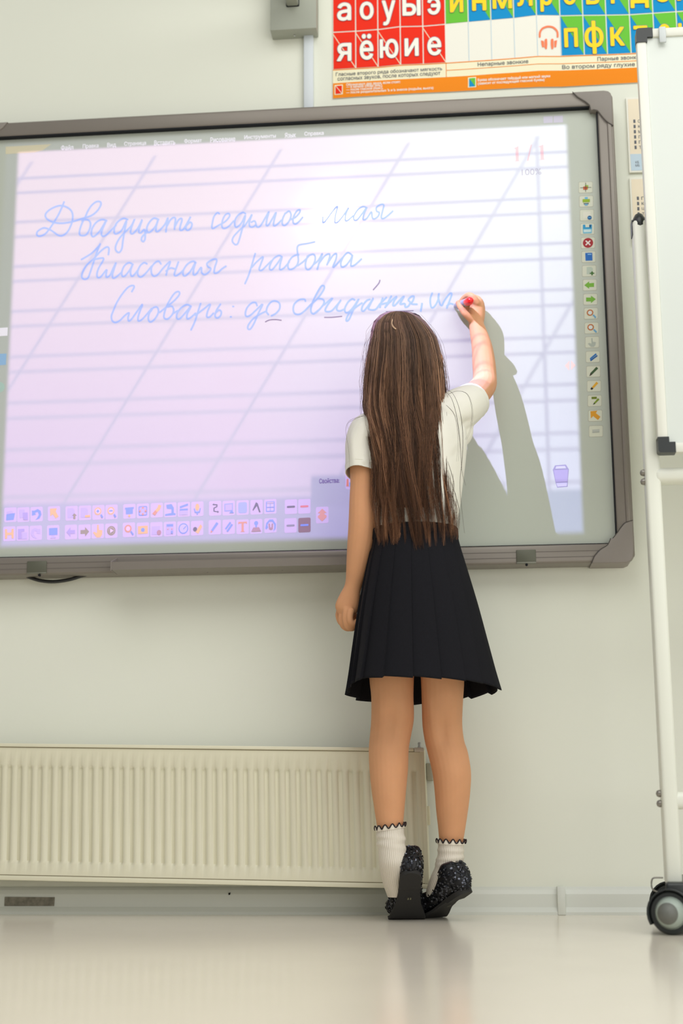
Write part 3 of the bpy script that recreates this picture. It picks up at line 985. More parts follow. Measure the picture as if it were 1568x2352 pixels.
BL, OR, YE, GY, DK, PU, OL = (120, 165, 232), (236, 160, 100), (250, 205, 105), (176, 170, 196), (92, 98, 92), (200, 192, 226), (150, 146, 96)
mag = [(OR, circ(-.15, -.2, .62)), ((246, 214, 200), circ(-.15, -.2, .38)), (BL, [(.25, .3), (.4, .15), (.85, .7), (.65, .9)])]
ICONS = {
    'folder': [(BL, [(-.7, -.1), (.8, -.25), (.55, .8), (-.75, .85)]), (PU, [(-.65, -.5), (.3, -.6), (.45, -.22), (-.6, -.12)])],
    'copy': [(PU, [(-.7, -.8), (.2, -.8), (.3, .4), (-.6, .5)]), (GY, [(-.1, -.3), (.75, -.3), (.8, .85), (0, .85)])],
    'undo': [(BL, [(-.8, -.6), (-.8, .2), (-.1, .05), (-.3, -.2), (.2, -.35), (.4, .1), (.1, .6), (-.2, .9), (.5, .7), (.85, .1), (.7, -.5), (.2, -.8), (-.45, -.55)])],
    'redo': [(PU, [(.8, -.6), (.8, .2), (.1, .05), (.3, -.2), (-.2, -.35), (-.4, .1), (-.1, .6), (.2, .9), (-.5, .7), (-.85, .1), (-.7, -.5), (-.2, -.8), (.45, -.55)])],
    'cursor': [(YE, [(-.7, -.8), (.5, -.8), (.3, -.3), (.8, .5), (.3, .8), (-.2, .1), (-.65, .4)])],
    'page_plus': [(PU, [(-.7, -.8), (.2, -.8), (.5, -.5), (.5, .7), (-.7, .7)]), (OL, [(.45, 0), (.9, .4), (.65, .4), (.65, .9), (.3, .9), (.3, .4), (.05, .4)])],
    'page_minus': [(PU, [(-.7, -.8), (.2, -.8), (.5, -.5), (.5, .7), (-.7, .7)]), (YE, [(0, .35), (.9, .35), (.9, .7), (0, .7)])],
    'zoom_in': [(YE, circ(-.1, -.2, .62)), ((244, 220, 210), circ(-.1, -.2, .42)), (BL, circ(-.1, -.2, .26, 4)), (BL, [(.35, .45), (.55, .3), (.85, .75), (.6, .9)])],
    'zoom_out': [(YE, circ(-.1, -.2, .62)), ((244, 220, 210), circ(-.1, -.2, .42)), (BL, [(-.4, -.3), (.2, -.3), (.2, -.1), (-.4, -.1)]), (BL, [(.35, .45), (.55, .3), (.85, .75), (.6, .9)])],
    'zoom': mag,
    'board': [(BL, [(-.75, -.6), (.75, -.65), (.75, -.35), (.6, -.35), (.6, .4), (-.6, .45), (-.6, -.3), (-.75, -.3)]), (YE, circ(0, .7, .2, 8))],
    'film': [(BL, rrect(-.75, -.75, .75, .75, .2)), (PU, rrect(-.6, -.6, .6, .6, .15)), (OR, circ(0, -.5, .18, 8)), (OR, circ(0, .5, .18, 8)), (OR, circ(-.5, 0, .18, 8)), (OR, circ(.5, 0, .18, 8))],
    'flash': [(YE, [(.3, -.9), (.8, -.7), (.5, 0), (.1, .3), (-.3, 0), (.1, -.4)]), (OR, [(-.3, 0), (.1, .3), (-.3, .8), (-.8, .5)])],
    'camera': [(BL, [(-.7, -.8), (.2, -.9), (.6, -.3), (.6, .5), (.9, .6), (.9, .85), (-.9, .9), (-.9, .65), (.2, .5), (.2, -.1), (-.6, -.2)])],
    'clapper': [(BL, [(-.7, -.5), (.7, -.9), (.75, -.6), (-.65, -.2)]), (PU, [(-.7, -.1), (.7, -.1), (.7, .85), (-.7, .85)]), (BL, [(-.7, -.1), (.7, -.1), (.7, .15), (-.7, .15)])],
    'mic': [(YE, circ(0, -.3, .35, 12, .55)), (BL, [(-.6, -.1), (-.45, -.1), (-.3, .4), (.3, .4), (.45, -.1), (.6, -.1), (.45, .55), (.1, .65), (.1, .9), (-.1, .9), (-.1, .65), (-.45, .55)])],
    'save': [(YE, [(-.75, -.75), (-.4, -.75), (-.35, -.2), (.35, -.2), (.4, -.75), (.75, -.75), (.75, .75), (.4, .75), (.35, .2), (-.35, .2), (-.4, .75), (-.75, .75)])],
    'paste': [(GY, [(-.8, -.7), (.3, -.7), (.3, -.3), (-.2, -.2), (-.2, .9), (-.8, .9)]), (PU, [(-.1, -.1), (.75, -.1), (.75, .9), (-.1, .9)])],
    'screen': [(BL, [(-.7, -.7), (.75, -.7), (.75, .4), (-.7, .4)]), (PU, [(-.2, .45), (.2, .45), (.5, .9), (-.5, .9)])],
    'left': [(GY, [(-.8, 0), (-.1, -.75), (-.1, -.3), (.7, -.3), (.7, .3), (-.1, .3), (-.1, .75)])],
    'right': [(OL, [(.8, 0), (.1, -.75), (.1, -.3), (-.7, -.3), (-.7, .3), (.1, .3), (.1, .75)])],
    'hand': [(YE, [(-.1, -1), (.15, -1), (.2, -.2), (.8, -.1), (.75, .6), (.4, 1), (-.2, 1), (-.85, .2), (-.6, .05), (-.15, .3)])],
    'play': [(OL, circ(0, 0, .75)), ((220, 205, 170), circ(0, 0, .55)), (OL, circ(0, 0, .5)), ((244, 224, 236), [(-.2, -.35), (.4, 0), (-.2, .35)])],
    'spot': [(YE, [(-.85, -.6), (.85, -.65), (.85, .6), (-.85, .65)]), (BL, circ(0, 0, .32))],
    'disk': [(PU, [(-.8, -.5), (.6, -.5), (.6, .8), (-.8, .8)]), ((186, 140, 120), circ(.45, .5, .4))],
    'calc': [(PU, rrect(-.65, -.85, .65, .85, .1)), (BL, [(-.55, -.75), (.55, -.75), (.55, -.4), (-.55, -.4)]), (OR, circ(-.35, 0, .12, 6)), (OR, circ(.35, 0, .12, 6)), (BL, [(.2, .3), (.5, .3), (.5, .7), (.2, .7)])],
    'clock': [(BL, circ(0, 0, .85)), ((208, 206, 238), circ(0, 0, .68)), (BL, [(-.05, .05), (.4, -.4), (.5, -.3), (.05, .15)])],
    'tools': [(YE, [(-.3, .6), (.6, -.6), (.9, -.2), (.2, .9)]), (DK, circ(-.35, .15, .35))],
    'path': [(DK, [(-.5, -.6), (-.2, -.8), (-.2, -.68), (.4, -.6), (.4, -.2), (-.1, 0), (-.1, .4), (.4, .5), (.4, .35), (.65, .6), (.4, .8), (.4, .65), (-.3, .5), (-.3, -.1), (.2, -.3), (.2, -.45), (-.2, -.52), (-.2, -.45)])],
    'shape': [((150, 180, 236), [(-.75, -.7), (.75, -.75), (.75, .5), (-.75, .5)]), (PU, [(-.6, -.55), (.6, -.6), (.6, .35), (-.6, .35)]), (BL, [(.1, .8), (.5, .3), (.9, .8)])],
    'sheet': [((160, 190, 236), rrect(-.75, -.85, .75, .85, .3))],
    'angle': [(DK, [(-.7, .4), (-.1, -.8), (.2, -.6), (.7, .8), (.45, .85), (.05, -.2), (-.6, .55)])],
    'table': [(BL, rrect(-.75, -.8, .75, .8, .12)), ((214, 208, 236), rrect(-.6, -.45, .6, .68, .05)), ((216, 200, 180), [(-.6, -.7), (.6, -.7), (.6, -.5), (-.6, -.5)]), (BL, [(-.05, -.45), (.03, -.45), (.03, .68), (-.05, .68)]), (BL, [(-.6, .05), (.6, .05), (.6, .13), (-.6, .13)])],
    'pencil': [(BL, [(.3, -.8), (.65, -.55), (-.35, .65), (-.65, .45)]), (OR, [(-.65, .45), (-.35, .65), (-.75, .85)])],
    'erasers': [(BL, [(.2, -.8), (.45, -.6), (-.45, .45), (-.65, .25)]), (BL, [(.45, -.45), (.75, -.3), (-.15, .8), (-.4, .65)])],
    'letter': [(OR, [(-.75, -.8), (.75, -.8), (.75, -.35), (.6, -.55), (.2, -.55), (.2, .65), (.4, .8), (-.4, .8), (-.2, .65), (-.2, -.55), (-.6, -.55), (-.75, -.35)])],
    'stamp': [(BL, circ(0, -.5, .35)), (BL, [(-.12, -.2), (.12, -.2), (.15, .2), (-.15, .2)]), ((176, 140, 124), [(-.5, .15), (.5, .15), (.85, .8), (-.85, .8)])],
    'magnet': [(BL, [(-.9, .4), (-.75, -.4), (-.2, -.95), (.4, -.95), (.95, -.2), (.9, .5), (.5, 1), (.65, .4), (.65, -.1), (.3, -.6), (-.2, -.6), (-.55, -.1), (-.4, .3), (-.75, .6)]), ((176, 140, 124), [(-.35, -.3), (-.1, -.3), (-.05, .3), (.15, .3), (.2, -.3), (.45, -.3), (.4, .55), (.1, .7), (-.25, .55)])],
    'dash_dark': [(DK, rrect(-.7, -.15, .7, .15, .12))],
    'dash_red': [((240, 120, 100), rrect(-.7, -.15, .7, .15, .12))],
    'dash_grey': [((130, 140, 130), rrect(-.7, -.15, .7, .15, .12))],
    'dash_blue': [((100, 145, 225), rrect(-.7, -.15, .7, .15, .12))],
    'updown': [((240, 160, 110), [(0, -1), (.75, -.35), (.4, -.3), (.4, -.1), (.75, .1), (.75, .35), (0, 1), (-.75, .35), (-.75, .1), (-.4, -.1), (-.4, -.3), (-.75, -.35)])],
}


def sc_pts(pts, cx, cy, hx, hy, shear=-0.05):
    return [(cx + x * hx, cy + y * hy + x * hx * shear) for x, y in pts]


M_btn = mat('button_face', (216, 202, 206), 0.5, 0.2)  # projected toolbar: its light put into flat colours


def toolbar_button(cx, cy, icon, face=None, hx=14.2, hy=16.8, sub=True):
    b = flat('toolbar_button', sc_pts(rrect(-1, -1, 1, 1, .22), cx, cy, hx, hy), Y1, face or M_btn, wb)
    for k, (c, pts) in enumerate(ICONS[icon]):
        flat('icon', sc_pts(pts, cx, cy, 13.2, 14.6), Y2 - 0.0002 * k, icol(tuple(int(v * 0.66 + w * 0.34) for v, w in zip(c, (216, 202, 206)))), b)


row1 = [(24, 1182.5, 'folder'), (53.6, 1182, 'copy'), (84, 1181, 'undo'), (124, 1179.5, 'cursor'), (164.5, 1179, 'page_plus'), (195, 1178, 'page_minus'), (226, 1177, 'zoom_in'), (256, 1176, 'zoom_out'),
        (297, 1174.5, 'board'), (328, 1173.5, 'film'), (360, 1172, 'flash'), (391, 1171, 'camera'), (422, 1170, 'clapper'), (453, 1169, 'mic'), (494, 1167.5, 'path'), (525, 1167, 'shape'),
        (557, 1166, 'sheet'), (589, 1165, 'angle'), (620.5, 1163.5, 'table'), (668, 1164, 'dash_dark'), (698.7, 1163, 'dash_red')]
row2 = [(21.5, 1226, 'save'), (52, 1225, 'paste'), (82, 1224, 'redo'), (122, 1223, 'screen'), (163, 1222, 'left'), (194, 1221.5, 'right'), (224.5, 1220, 'hand'), (255.5, 1219, 'play'),
        (296, 1217, 'zoom'), (328, 1217, 'spot'), (359, 1216, 'disk'), (390, 1215, 'calc'), (421, 1214, 'clock'), (452.5, 1213, 'tools'), (493, 1211, 'pencil'), (525, 1210, 'erasers'),
        (557, 1210, 'letter'), (588, 1209, 'stamp'), (621, 1207, 'magnet'), (667, 1207, 'dash_grey'), (699, 1206, 'dash_blue')]
for x, y, i in row1 + row2:
    toolbar_button(x, y, i, mat('brown_button', (150, 126, 116), 0.5) if i == 'dash_blue' else None)
toolbar_button(739.7, 1183, 'updown', None, 14.5, 19)
text('property_word', 'Свойства:', 733, 1110.5, 779, 1108.5, 11, Y1, mat('projected_violet', (120, 100, 140), 0.5), wb, 0.3)
b = flat('toolbar_button', rrect(793, 1086, 830, 1124, 5), Y1, M_btn, wb)
flat('icon', [(796, 1100), (800, 1100), (801, 1117), (795, 1117)], Y2, icol((230, 150, 110)), b)
flat('icon', [(802, 1108), (808, 1108), (808, 1117), (802, 1117)], Y2, icol((120, 180, 210)), b)
# orange handle and bin of the projected page, drawn in board colour
flat('page_handle', [(1297, 840), (1307, 829), (1307, 851)], Y1, icol((232, 190, 170)), wb)
flat('page_handle', [(1321, 839), (1311, 828), (1311, 850)], Y1, icol((232, 190, 170)), wb)
bn = flat('recycle_bin_icon', [(1269, 1079), (1274, 1069), (1299, 1067), (1306, 1078), (1304, 1100), (1303, 1118), (1279, 1120), (1275, 1107)], Y1, icol((150, 146, 168)), wb)
flat('icon', [(1277, 1071), (1297, 1070), (1300, 1076), (1275, 1077)], Y2, icol((190, 190, 202)), bn)
flat('icon', [(1271.5, 1080), (1304, 1078.5), (1303, 1106), (1276, 1107.5)], Y2, icol((166, 158, 184)), bn)
flat('icon', [(1277, 1109.5), (1302, 1108.5), (1301, 1116.5), (1280, 1118)], Y2, icol((190, 188, 204)), bn)

# ---- printed keys on the right margin
GR = (120, 178, 60)
KEYS = [
    [((150, 190, 80), [(-.1, -.45), (.45, -.35), (.4, .3), (-.2, .3)]), ((196, 90, 50), [(-.4, -.15), (.3, -.15), (.3, .4), (-.4, .4)]), ((70, 70, 50), [(-.9, .02), (.9, -.02), (.9, .05), (-.9, .08)]), ((70, 70, 50), [(-.04, -.8), (.04, -.8), (.04, .75), (-.04, .75)])],
    [((110, 180, 220), [(-.25, -.75), (.25, -.75), (.25, -.3), (-.25, -.3)]), ((150, 180, 40), [(-.6, -.4), (.6, -.4), (.6, .15), (-.6, .15)]), ((60, 80, 90), [(-.45, .3), (.45, .3), (.35, .5), (-.35, .5)]), ((120, 175, 215), [(-.3, .45), (.3, .45), (.2, .7), (-.2, .7)])],
    [((224, 222, 208), [(-.6, -.6), (.6, -.6), (.6, .6), (-.6, .6)]), ((30, 90, 150), circ(.45, .45, .36)), ((90, 170, 215), [(.2, .36), (.7, .36), (.7, .5), (.2, .5)])],
    [((40, 150, 200), [(-.75, -.75), (-.35, -.75), (-.3, -.3), (.3, -.3), (.3, -.75), (.75, -.75), (.75, 0), (-.75, 0)]), ((110, 190, 220), [(-.75, 0), (.75, 0), (.7, .75), (-.7, .75)]), ((200, 225, 228), [(-.6, .1), (.6, .1), (.6, .55), (-.6, .55)]), ((20, 70, 120), [(.33, -.7), (.55, -.7), (.55, -.3), (.33, -.3)])],
    [((165, 35, 45), circ(0, 0, .85, 20)), ((236, 228, 222), [(-.45, -.3), (-.3, -.45), (0, -.15), (.3, -.45), (.45, -.3), (.15, 0), (.45, .3), (.3, .45), (0, .15), (-.3, .45), (-.45, .3), (-.15, 0)])],
    [((30, 105, 190), [(-.55, -.7), (.6, -.7), (.65, .65), (-.5, .65)]), ((150, 200, 235), [(-.15, -.5), (.45, -.5), (.45, -.35), (-.15, -.35)])],
    [((186, 198, 184), [(-.4, -.7), (.35, -.7), (.6, -.4), (.6, .55), (-.4, .55)]), ((60, 110, 40), [(.35, .1), (.6, .1), (.6, .3), (.85, .3), (.85, .5), (.6, .5), (.6, .75), (.35, .75), (.35, .5), (.1, .5), (.1, .3), (.35, .3)])],
    [(GR, [(-.9, 0), (-.1, -.65), (-.1, -.3), (.7, -.35), (.7, .35), (-.1, .35), (-.1, .65)])],
    [(GR, [(.9, 0), (.1, -.65), (.1, -.3), (-.7, -.35), (-.7, .35), (.1, .35), (.1, .65)])],
    [((190, 110, 50), circ(-.15, -.15, .55)), ((215, 222, 222), circ(-.15, -.15, .35)), ((110, 170, 210), [(.25, .3), (.45, .15), (.9, .65), (.7, .85)])],
    [((190, 110, 50), circ(-.15, -.15, .55)), ((215, 222, 222), circ(-.15, -.15, .35)), ((110, 170, 210), [(.25, .3), (.45, .15), (.9, .65), (.7, .85)])],
    [((176, 184, 174), [(-.15, -.7), (.05, -.7), (.1, -.1), (.6, 0), (.55, .5), (.3, .8), (-.2, .8), (-.7, .25), (-.5, .1), (-.1, .25)])],
    [((40, 115, 185), [(-.5, .25), (.5, -.6), (.65, -.35), (-.4, .5)]), ((30, 95, 165), [(-.45, .55), (.7, -.3), (.8, -.1), (-.3, .75)])],
    [((60, 88, 52), [(.5, -.8), (.8, -.5), (-.2, .5), (-.5, .25)]), ((60, 52, 40), [(-.5, .25), (-.2, .5), (-.65, .8)])],
    [((226, 170, 50), [(.4, -.75), (.7, -.45), (-.1, .4), (-.35, .15)]), ((40, 38, 34), [(-.4, .15), (-.1, .42), (-.35, .65), (-.6, .5)])],
    [((110, 125, 30), [(-.5, -.7), (.35, -.7), (.35, -.3), (-.5, -.3)]), ((125, 150, 40), [(.55, -.45), (.8, -.2), (.1, .5), (-.1, .3)]), ((40, 40, 40), [(-.1, .3), (.1, .5), (-.25, .65)])],
    [((220, 155, 40), [(-.8, -.8), (.35, -.85), (.1, -.45), (.85, .2), (.45, .75), (-.35, .05), (-.7, .45)])],
    [((188, 192, 184), [(-.6, -.3), (.6, -.35), (.6, .25), (-.6, .3)]), ((172, 176, 168), [(-.55, .1), (.55, .05), (.55, .15), (-.55, .2)])],
]
ky = [115, 237, 357, 477, 598, 720, 843, 965, 1090, 1213, 1340, 1463, 1590, 1718, 1845, 1973, 2103, 2238]
M_keyline = mat('key_outline', (176, 176, 160), 0.5)
M_keyface = mat('key_face', (214, 216, 198), 0.5)
for i, shp in enumerate(KEYS):
    cy = 400 + ky[i] / 3.79
    cx = 1320 + (93 + (ky[i] - 115) * (182 - 93) / (2238 - 115)) / 3.79
    b = flat('printed_key', sc_pts(rrect(-1, -1, 1, 1, .2), cx, cy, 16.3, 13.3, -0.03), Y1, M_keyline, wb)
    flat('key_face', sc_pts(rrect(-1, -1, 1, 1, .2), cx, cy, 15.4, 12.3, -0.03), Y1 - 0.0002, M_keyface, b)
    for k, (c, pts) in enumerate(shp):
        flat('icon', sc_pts(pts, cx, cy, 14, 13.4, -0.03), Y1 - 0.0004 - 0.0002 * k, icol(c), b)

# ------------------------------------------------------------------ projector mount, projector, cable duct
M_mount = mat('grey_powder_coat', (166, 170, 158), 0.55, 0.35, noise=0.01, nscale=40)
pm = empty('projector_mount', (-0.42, -0.02, 2.1), 'grey metal projector wall mount box above the whiteboard', 'wall mount')
q0, q1 = P(620, 70, -0.046), P(725.5, 63, -0.046)
bx = box('wall_plate', q0.x, q1.x + 0.001, -0.046, -0.0005, q0.z, q0.z + 0.42, M_mount, pm, 0.002)
q = P(676, 85.5, -0.02)
tube('screw', [(q.x, -0.02, q0.z + 0.001), (q.x, -0.02, q0.z - 0.003)], 0.0025, mat('screw_steel', (200, 200, 196), 0.25, metal=0.8), pm, 10)
a0, a1, ab = P(658, 12, -0.05).x, P(685, 12, -0.05).x, P(670, 12.5, -0.05).z
box('arm', a0, a1, -0.95, -0.044, ab, ab + 0.045, M_mount, pm, 0.004)
box('arm_gasket', a0 - 0.0018, a1 + 0.0018, -0.049, -0.044, ab - 0.0018, ab + 0.047, M_gasket, pm, 0.003)
pj = pm
M_proj = mat('projector_white', (226, 227, 224), 0.4)
box('housing', LAMP.x - 0.15, LAMP.x + 0.15, -0.98, -0.70, 1.95, 2.06, M_proj, pj, 0.012, 3)
box('hanger', (a0 + a1) / 2 - 0.03, (a0 + a1) / 2 + 0.03, -0.9, -0.8, 2.055, ab + 0.001, M_mount, pj, 0.003)
box('lens_bay', LAMP.x - 0.05, LAMP.x + 0.05, -0.72, -0.665, 1.92, 1.97, mat('lens_black', (20, 20, 24), 0.2), pj, 0.006)
projector_lamp(pj)

d0, d1 = P(697, 150, -0.014), P(719, 150, -0.014)
duct = box('cable_duct', d0.x, d1.x, -0.014, -0.0005, zo_t + 0.0005, P(708, 80, -0.014).z, mat('duct_plastic', (214, 221, 226), 0.4), None, 0.002)
tag(duct, 'pale plastic cable duct running from projector mount down to whiteboard', 'cable duct')

# ------------------------------------------------------------------ alphabet poster
YP = -0.003
poster = empty('alphabet_poster', (0.0, -0.002, 1.95), 'colourful alphabet chart of red, blue and green letter tiles above the whiteboard', 'poster')
colx = [764, 816.5, 867.5, 918.8, 970.7, 1022.4, 1075, 1127, 1179.5, 1231.7, 1285.4, 1338, 1391, 1445, 1499, 1552, 1605]
midy = [74, 71.4, 67.6, 61, 60, 55.7, 51, 46.6, 42, 35.5, 36, 35, 34.5, 33.5, 30, 26.5, 23]
boty = [160, 157, 154, 149, 147, 144, 140.5, 137, 133, 128.5, 128.5, 126.5, 125, 122.5, 119.5, 116.5, 113]
crey = [191.5, 188, 185, 182, 179.5, 177, 174, 170, 166.5, 162.5, 162, 160, 158, 155.5, 152.5, 149.5, 146.5]
orgy = [226, 222, 219, 215.5, 213, 210.8, 208, 205, 202, 199.5, 199, 196, 193, 190, 187, 184, 181]
topy = [m - 88 for m in midy]


def CX(i, y):
    x0 = colx[i]
    return x0 + (x0 - 724) / 15650 * (y - midy[i])


N = len(colx) - 1
M_paper = mat('poster_paper', (240, 238, 226), 0.45, 0.35)
M_red = mat('poster_red', (240, 46, 22), 0.5, 0.12)
M_blue = mat('poster_blue', (14, 146, 208), 0.5, 0.12)
M_green = mat('poster_green', (108, 196, 62), 0.5, 0.12)
M_orange = mat('poster_orange', (246, 142, 26), 0.5, 0.12)
M_cream = mat('poster_cream', (244, 238, 204), 0.45, 0.35)
M_yel = mat('poster_yellow', (255, 220, 44), 0.5, 0.15)
M_wht = mat('poster_white', (246, 243, 232), 0.42)
M_out = mat('letter_outline', (96, 100, 130), 0.5)
M_txt = mat('poster_text', (84, 88, 98), 0.5)
# the sheet: folded strips, slightly proud at the folds
V, Fc = [], []
for i in range(N + 1):
    yy = YP + (0.0007 if i % 2 else 0.0)
    for y in (topy[i] - 190, topy[i], midy[i], boty[i], crey[i], orgy[i]):
        p = P(CX(i, y), y, YP)
        V.append((p.x, p.y + 0.0005, p.z))
for i in range(N):
    for j in range(5):
        a = i * 6 + j
        Fc.append((a, a + 1, a + 7, a + 6))
nfront = len(V)
V += [(v[0], -0.0004, v[2]) for v in V]
rim = [i * 6 for i in range(N + 1)] + [N * 6 + j for j in range(1, 6)] + [i * 6 + 5 for i in range(N - 1, -1, -1)] + [j for j in range(4, 0, -1)]
for a, b in zip(rim, rim[1:] + rim[:1]):
    Fc.append((a, b, b + nfront, a + nfront))
mesh_obj('sheet', V, Fc, M_paper, poster)


def tile(i, ya, yb, m, g=1.3, layer=0, pts=None):
    q = [(CX(i, ya[i]) + g, ya[i] + g), (CX(i + 1, ya[i + 1]) - g, ya[i + 1] + g), (CX(i + 1, yb[i + 1]) - g, yb[i + 1] - g), (CX(i, yb[i]) + g, yb[i] - g)]
    if pts == 'diag':      # upper right triangle
        q = q[:3]
    return flat('tile', q, YP - 0.0004 * (layer + 1), m, poster)


def letter(ch, x0, y0, x1, y1, h, m, Yl=YP - 0.0024):
    text('letter_outline', ch, x0 + 1.5, y0 - 1.5, x1 - 1.5, y1 - 1.5, h - 3, Yl + 0.0006, M_out, poster, 2.7)
    text('letter', ch, x0 + 1.5, y0 - 1.5, x1 - 1.5, y1 - 1.5, h - 3, Yl, m, poster, 1.6)


for i in range(5):
    tile(i, topy, midy, M_red)
    tile(i, midy, boty, M_red)
diagonal = [(0, 1), (1, 1), (2, 1), (4, 1)]
for i, _ in diagonal:
    stroke('tile_line', [[(CX(i, midy[i]), midy[i] + 4), (CX(i + 1, boty[i + 1]) - 1, boty[i + 1] - 2)]], 1.6, YP - 0.0009, M_cream, poster, 0)
# white letters on red:  char, left, right, bottom, height
for ch, x0, x1, yb, h in (('а', 774, 806.5, 48.5, 42.5), ('о', 826, 858, 46, 42), ('у', 877, 908.5, 59, 58), ('ы', 924, 966, 36.5, 43), ('э', 981.5, 1011.5, 34.5, 42),
                          ('я', 773, 807, 141, 42), ('ё', 826, 857.5, 138, 60), ('ю', 872, 915, 134.5, 45), ('и', 929, 961.5, 129.5, 41.5), ('е', 981.5, 1013.5, 128, 43)):
    letter(ch, x0, yb, x1, yb - 1.0, h, M_wht)
# green / blue tiles
tile(5, topy, midy, M_green)
for i in range(6, N):
    tile(i, topy, midy, M_blue)
    tile(i, topy, midy, M_green, 1.3, 1, 'diag')
for i in range(10, N):
    tile(i, midy, boty, M_blue)
    tile(i, midy, boty, M_green, 1.3, 1, 'diag')
M_thin = mat('pale_blue_line', (190, 214, 230), 0.5)
for i in range(6, 11):
    stroke('tile_line', [[(CX(i, midy[i]), midy[i]), (CX(i, boty[i]), boty[i])]], 1.3, YP - 0.0004, M_thin, poster, 0)
for ch, x0, x1, yb, h in (('й', 1033, 1064, 29, 60), ('н', 1084, 1117, 25, 42), ('м', 1131, 1176, 20.5, 42), ('л', 1188, 1223, 14.5, 42), ('р', 1241, 1270, 27, 58), ('б', 1293, 1324, 11.5, 58),
                          ('в', 1346, 1377, 10.5, 42), ('г', 1402.5, 1427, 8.5, 42), ('д', 1448, 1490, 19, 52), ('з', 1507, 1537, 5.5, 42), ('ж', 1554, 1600, 2, 42),
                          ('п', 1296, 1327.5, 109, 44.5), ('ф', 1343.5, 1387.5, 124.5, 77), ('к', 1402, 1435, 106, 44), ('т', 1456, 1488, 102, 43), ('с', 1513, 1540, 99, 44), ('ш', 1559, 1602, 96, 43)):
    letter(ch, x0, yb, x1, yb - 1.0, h, M_yel)
# headphones pictogram
M_hp = mat('headphone_orange', (244, 120, 66), 0.45)


def hp(pts):
    return [(1040 + x / 3.564, y / 3.564) for x, y in pts]


stroke('headphone_band', [hp([(710, 300), (712, 265), (730, 235), (760, 220), (785, 217), (815, 222), (840, 240), (855, 265), (856, 300)])], 4.4, YP - 0.0008, M_hp, poster, 4)
flat('headphone_cup', hp([(720, 330), (745, 338), (745, 385), (730, 387), (724, 360)]), YP - 0.0008, M_hp, poster)
flat('headphone_cup', hp([(750, 325), (760, 315), (770, 320), (772, 360), (768, 400), (758, 402), (748, 385)]), YP - 0.0008, M_hp, poster)
flat('headphone_cup', hp([(800, 325), (810, 315), (822, 320), (824, 385), (818, 402), (806, 402), (800, 370)]), YP - 0.0008, M_hp, poster)
flat('headphone_cup', hp([(828, 335), (852, 328), (848, 360), (844, 387), (830, 385)]), YP - 0.0008, M_hp, poster)


def band(name, ya, yb, i0, i1, m, Y):
    pts = [(CX(i, ya[i]), ya[i]) for i in range(i0, i1 + 1)] + [(CX(i, yb[i]), yb[i]) for i in range(i1, i0 - 1, -1)]
    return flat(name, pts, Y, m, poster)


by2 = [b + 2.0 for b in boty]
band('caption_band', boty, crey, 0, N, M_cream, YP - 0.0004)
band('rule_line', boty, by2, 0, N, M_orange, YP - 0.0009)
midc = [(a + b) / 2 + 0.5 for a, b in zip(boty, crey)]
midc2 = [a + 1.4 for a in midc]
band('rule_line', midc, midc2, 5, N, M_orange, YP - 0.0009)
stroke('rule_line', [[(CX(5, boty[5]), boty[5]), (CX(5, crey[5]), crey[5])]], 1.5, YP - 0.0009, M_orange, poster, 0)
band('footer_band', crey, orgy, 0, N, M_orange, YP - 0.0004)
text('caption', 'Гласные второго ряда обозначают мягкость', 771, 177, 1015, 163.3, 10.2, YP - 0.0012, M_txt, poster, 0.12)
text('caption', 'согласных звуков, после которых следуют', 775, 187.6, 1011, 174, 9, YP - 0.0012, M_txt, poster, 0.12)
text('caption', 'Непарные звонкие', 1097, 154.6, 1213, 147, 11, YP - 0.0012, M_txt, poster, 0.15)
text('caption', 'Парные звонкие', 1372, 142.2, 1476, 137, 11, YP - 0.0012, M_txt, poster, 0.15)
text('caption', 'Во втором ряду глухие согласные', 1291, 161, 1540, 150.6, 11.3, YP - 0.0012, M_txt, poster, 0.15)
for s, x0, x1, y in (('Обозначают два звука, если стоят:', 795, 919, 199), ('— в начале слова (ель),', 795, 878, 204.5), ('— после гласной (пояс),', 795, 879, 210.5), ('— после разделительных Ъ и Ь знаков (подъём, вьюга)', 795, 995, 217)):
    text('caption', s, x0, y, x1, y - (x1 - x0) * 0.055, 7.5, YP - 0.0012, M_wht, poster, 0.2)
text('caption', 'Буква обозначает твёрдый или мягкий звуки', 1097, 188.5, 1263, 179, 8, YP - 0.0012, M_wht, poster, 0.2)
text('caption', '(зависит от последующей гласной буквы)', 1097, 196.5, 1250, 187.5, 8, YP - 0.0012, M_wht, poster, 0.2)
flat('legend_box', [(768, 195.5), (787, 194), (787, 216.5), (768, 218)], YP - 0.0008, M_cream, poster)
flat('legend_box', [(770, 197.5), (785, 196.3), (785, 214.5), (770, 216)], YP - 0.0012, M_red, poster)
stroke('tile_line', [[(771, 198), (784.5, 214)]], 1.3, YP - 0.0016, M_cream, poster, 0)
flat('legend_box', [(1074.5, 178), (1093, 176.5), (1093, 200), (1074.5, 201.5)], YP - 0.0008, M_cream, poster)
flat('legend_box', [(1077, 180), (1091, 178.8), (1091, 198), (1077, 199.5)], YP - 0.0012, M_blue, poster)
flat('legend_box', [(1077, 180), (1091, 178.8), (1091, 198)], YP - 0.0016, M_green, poster)


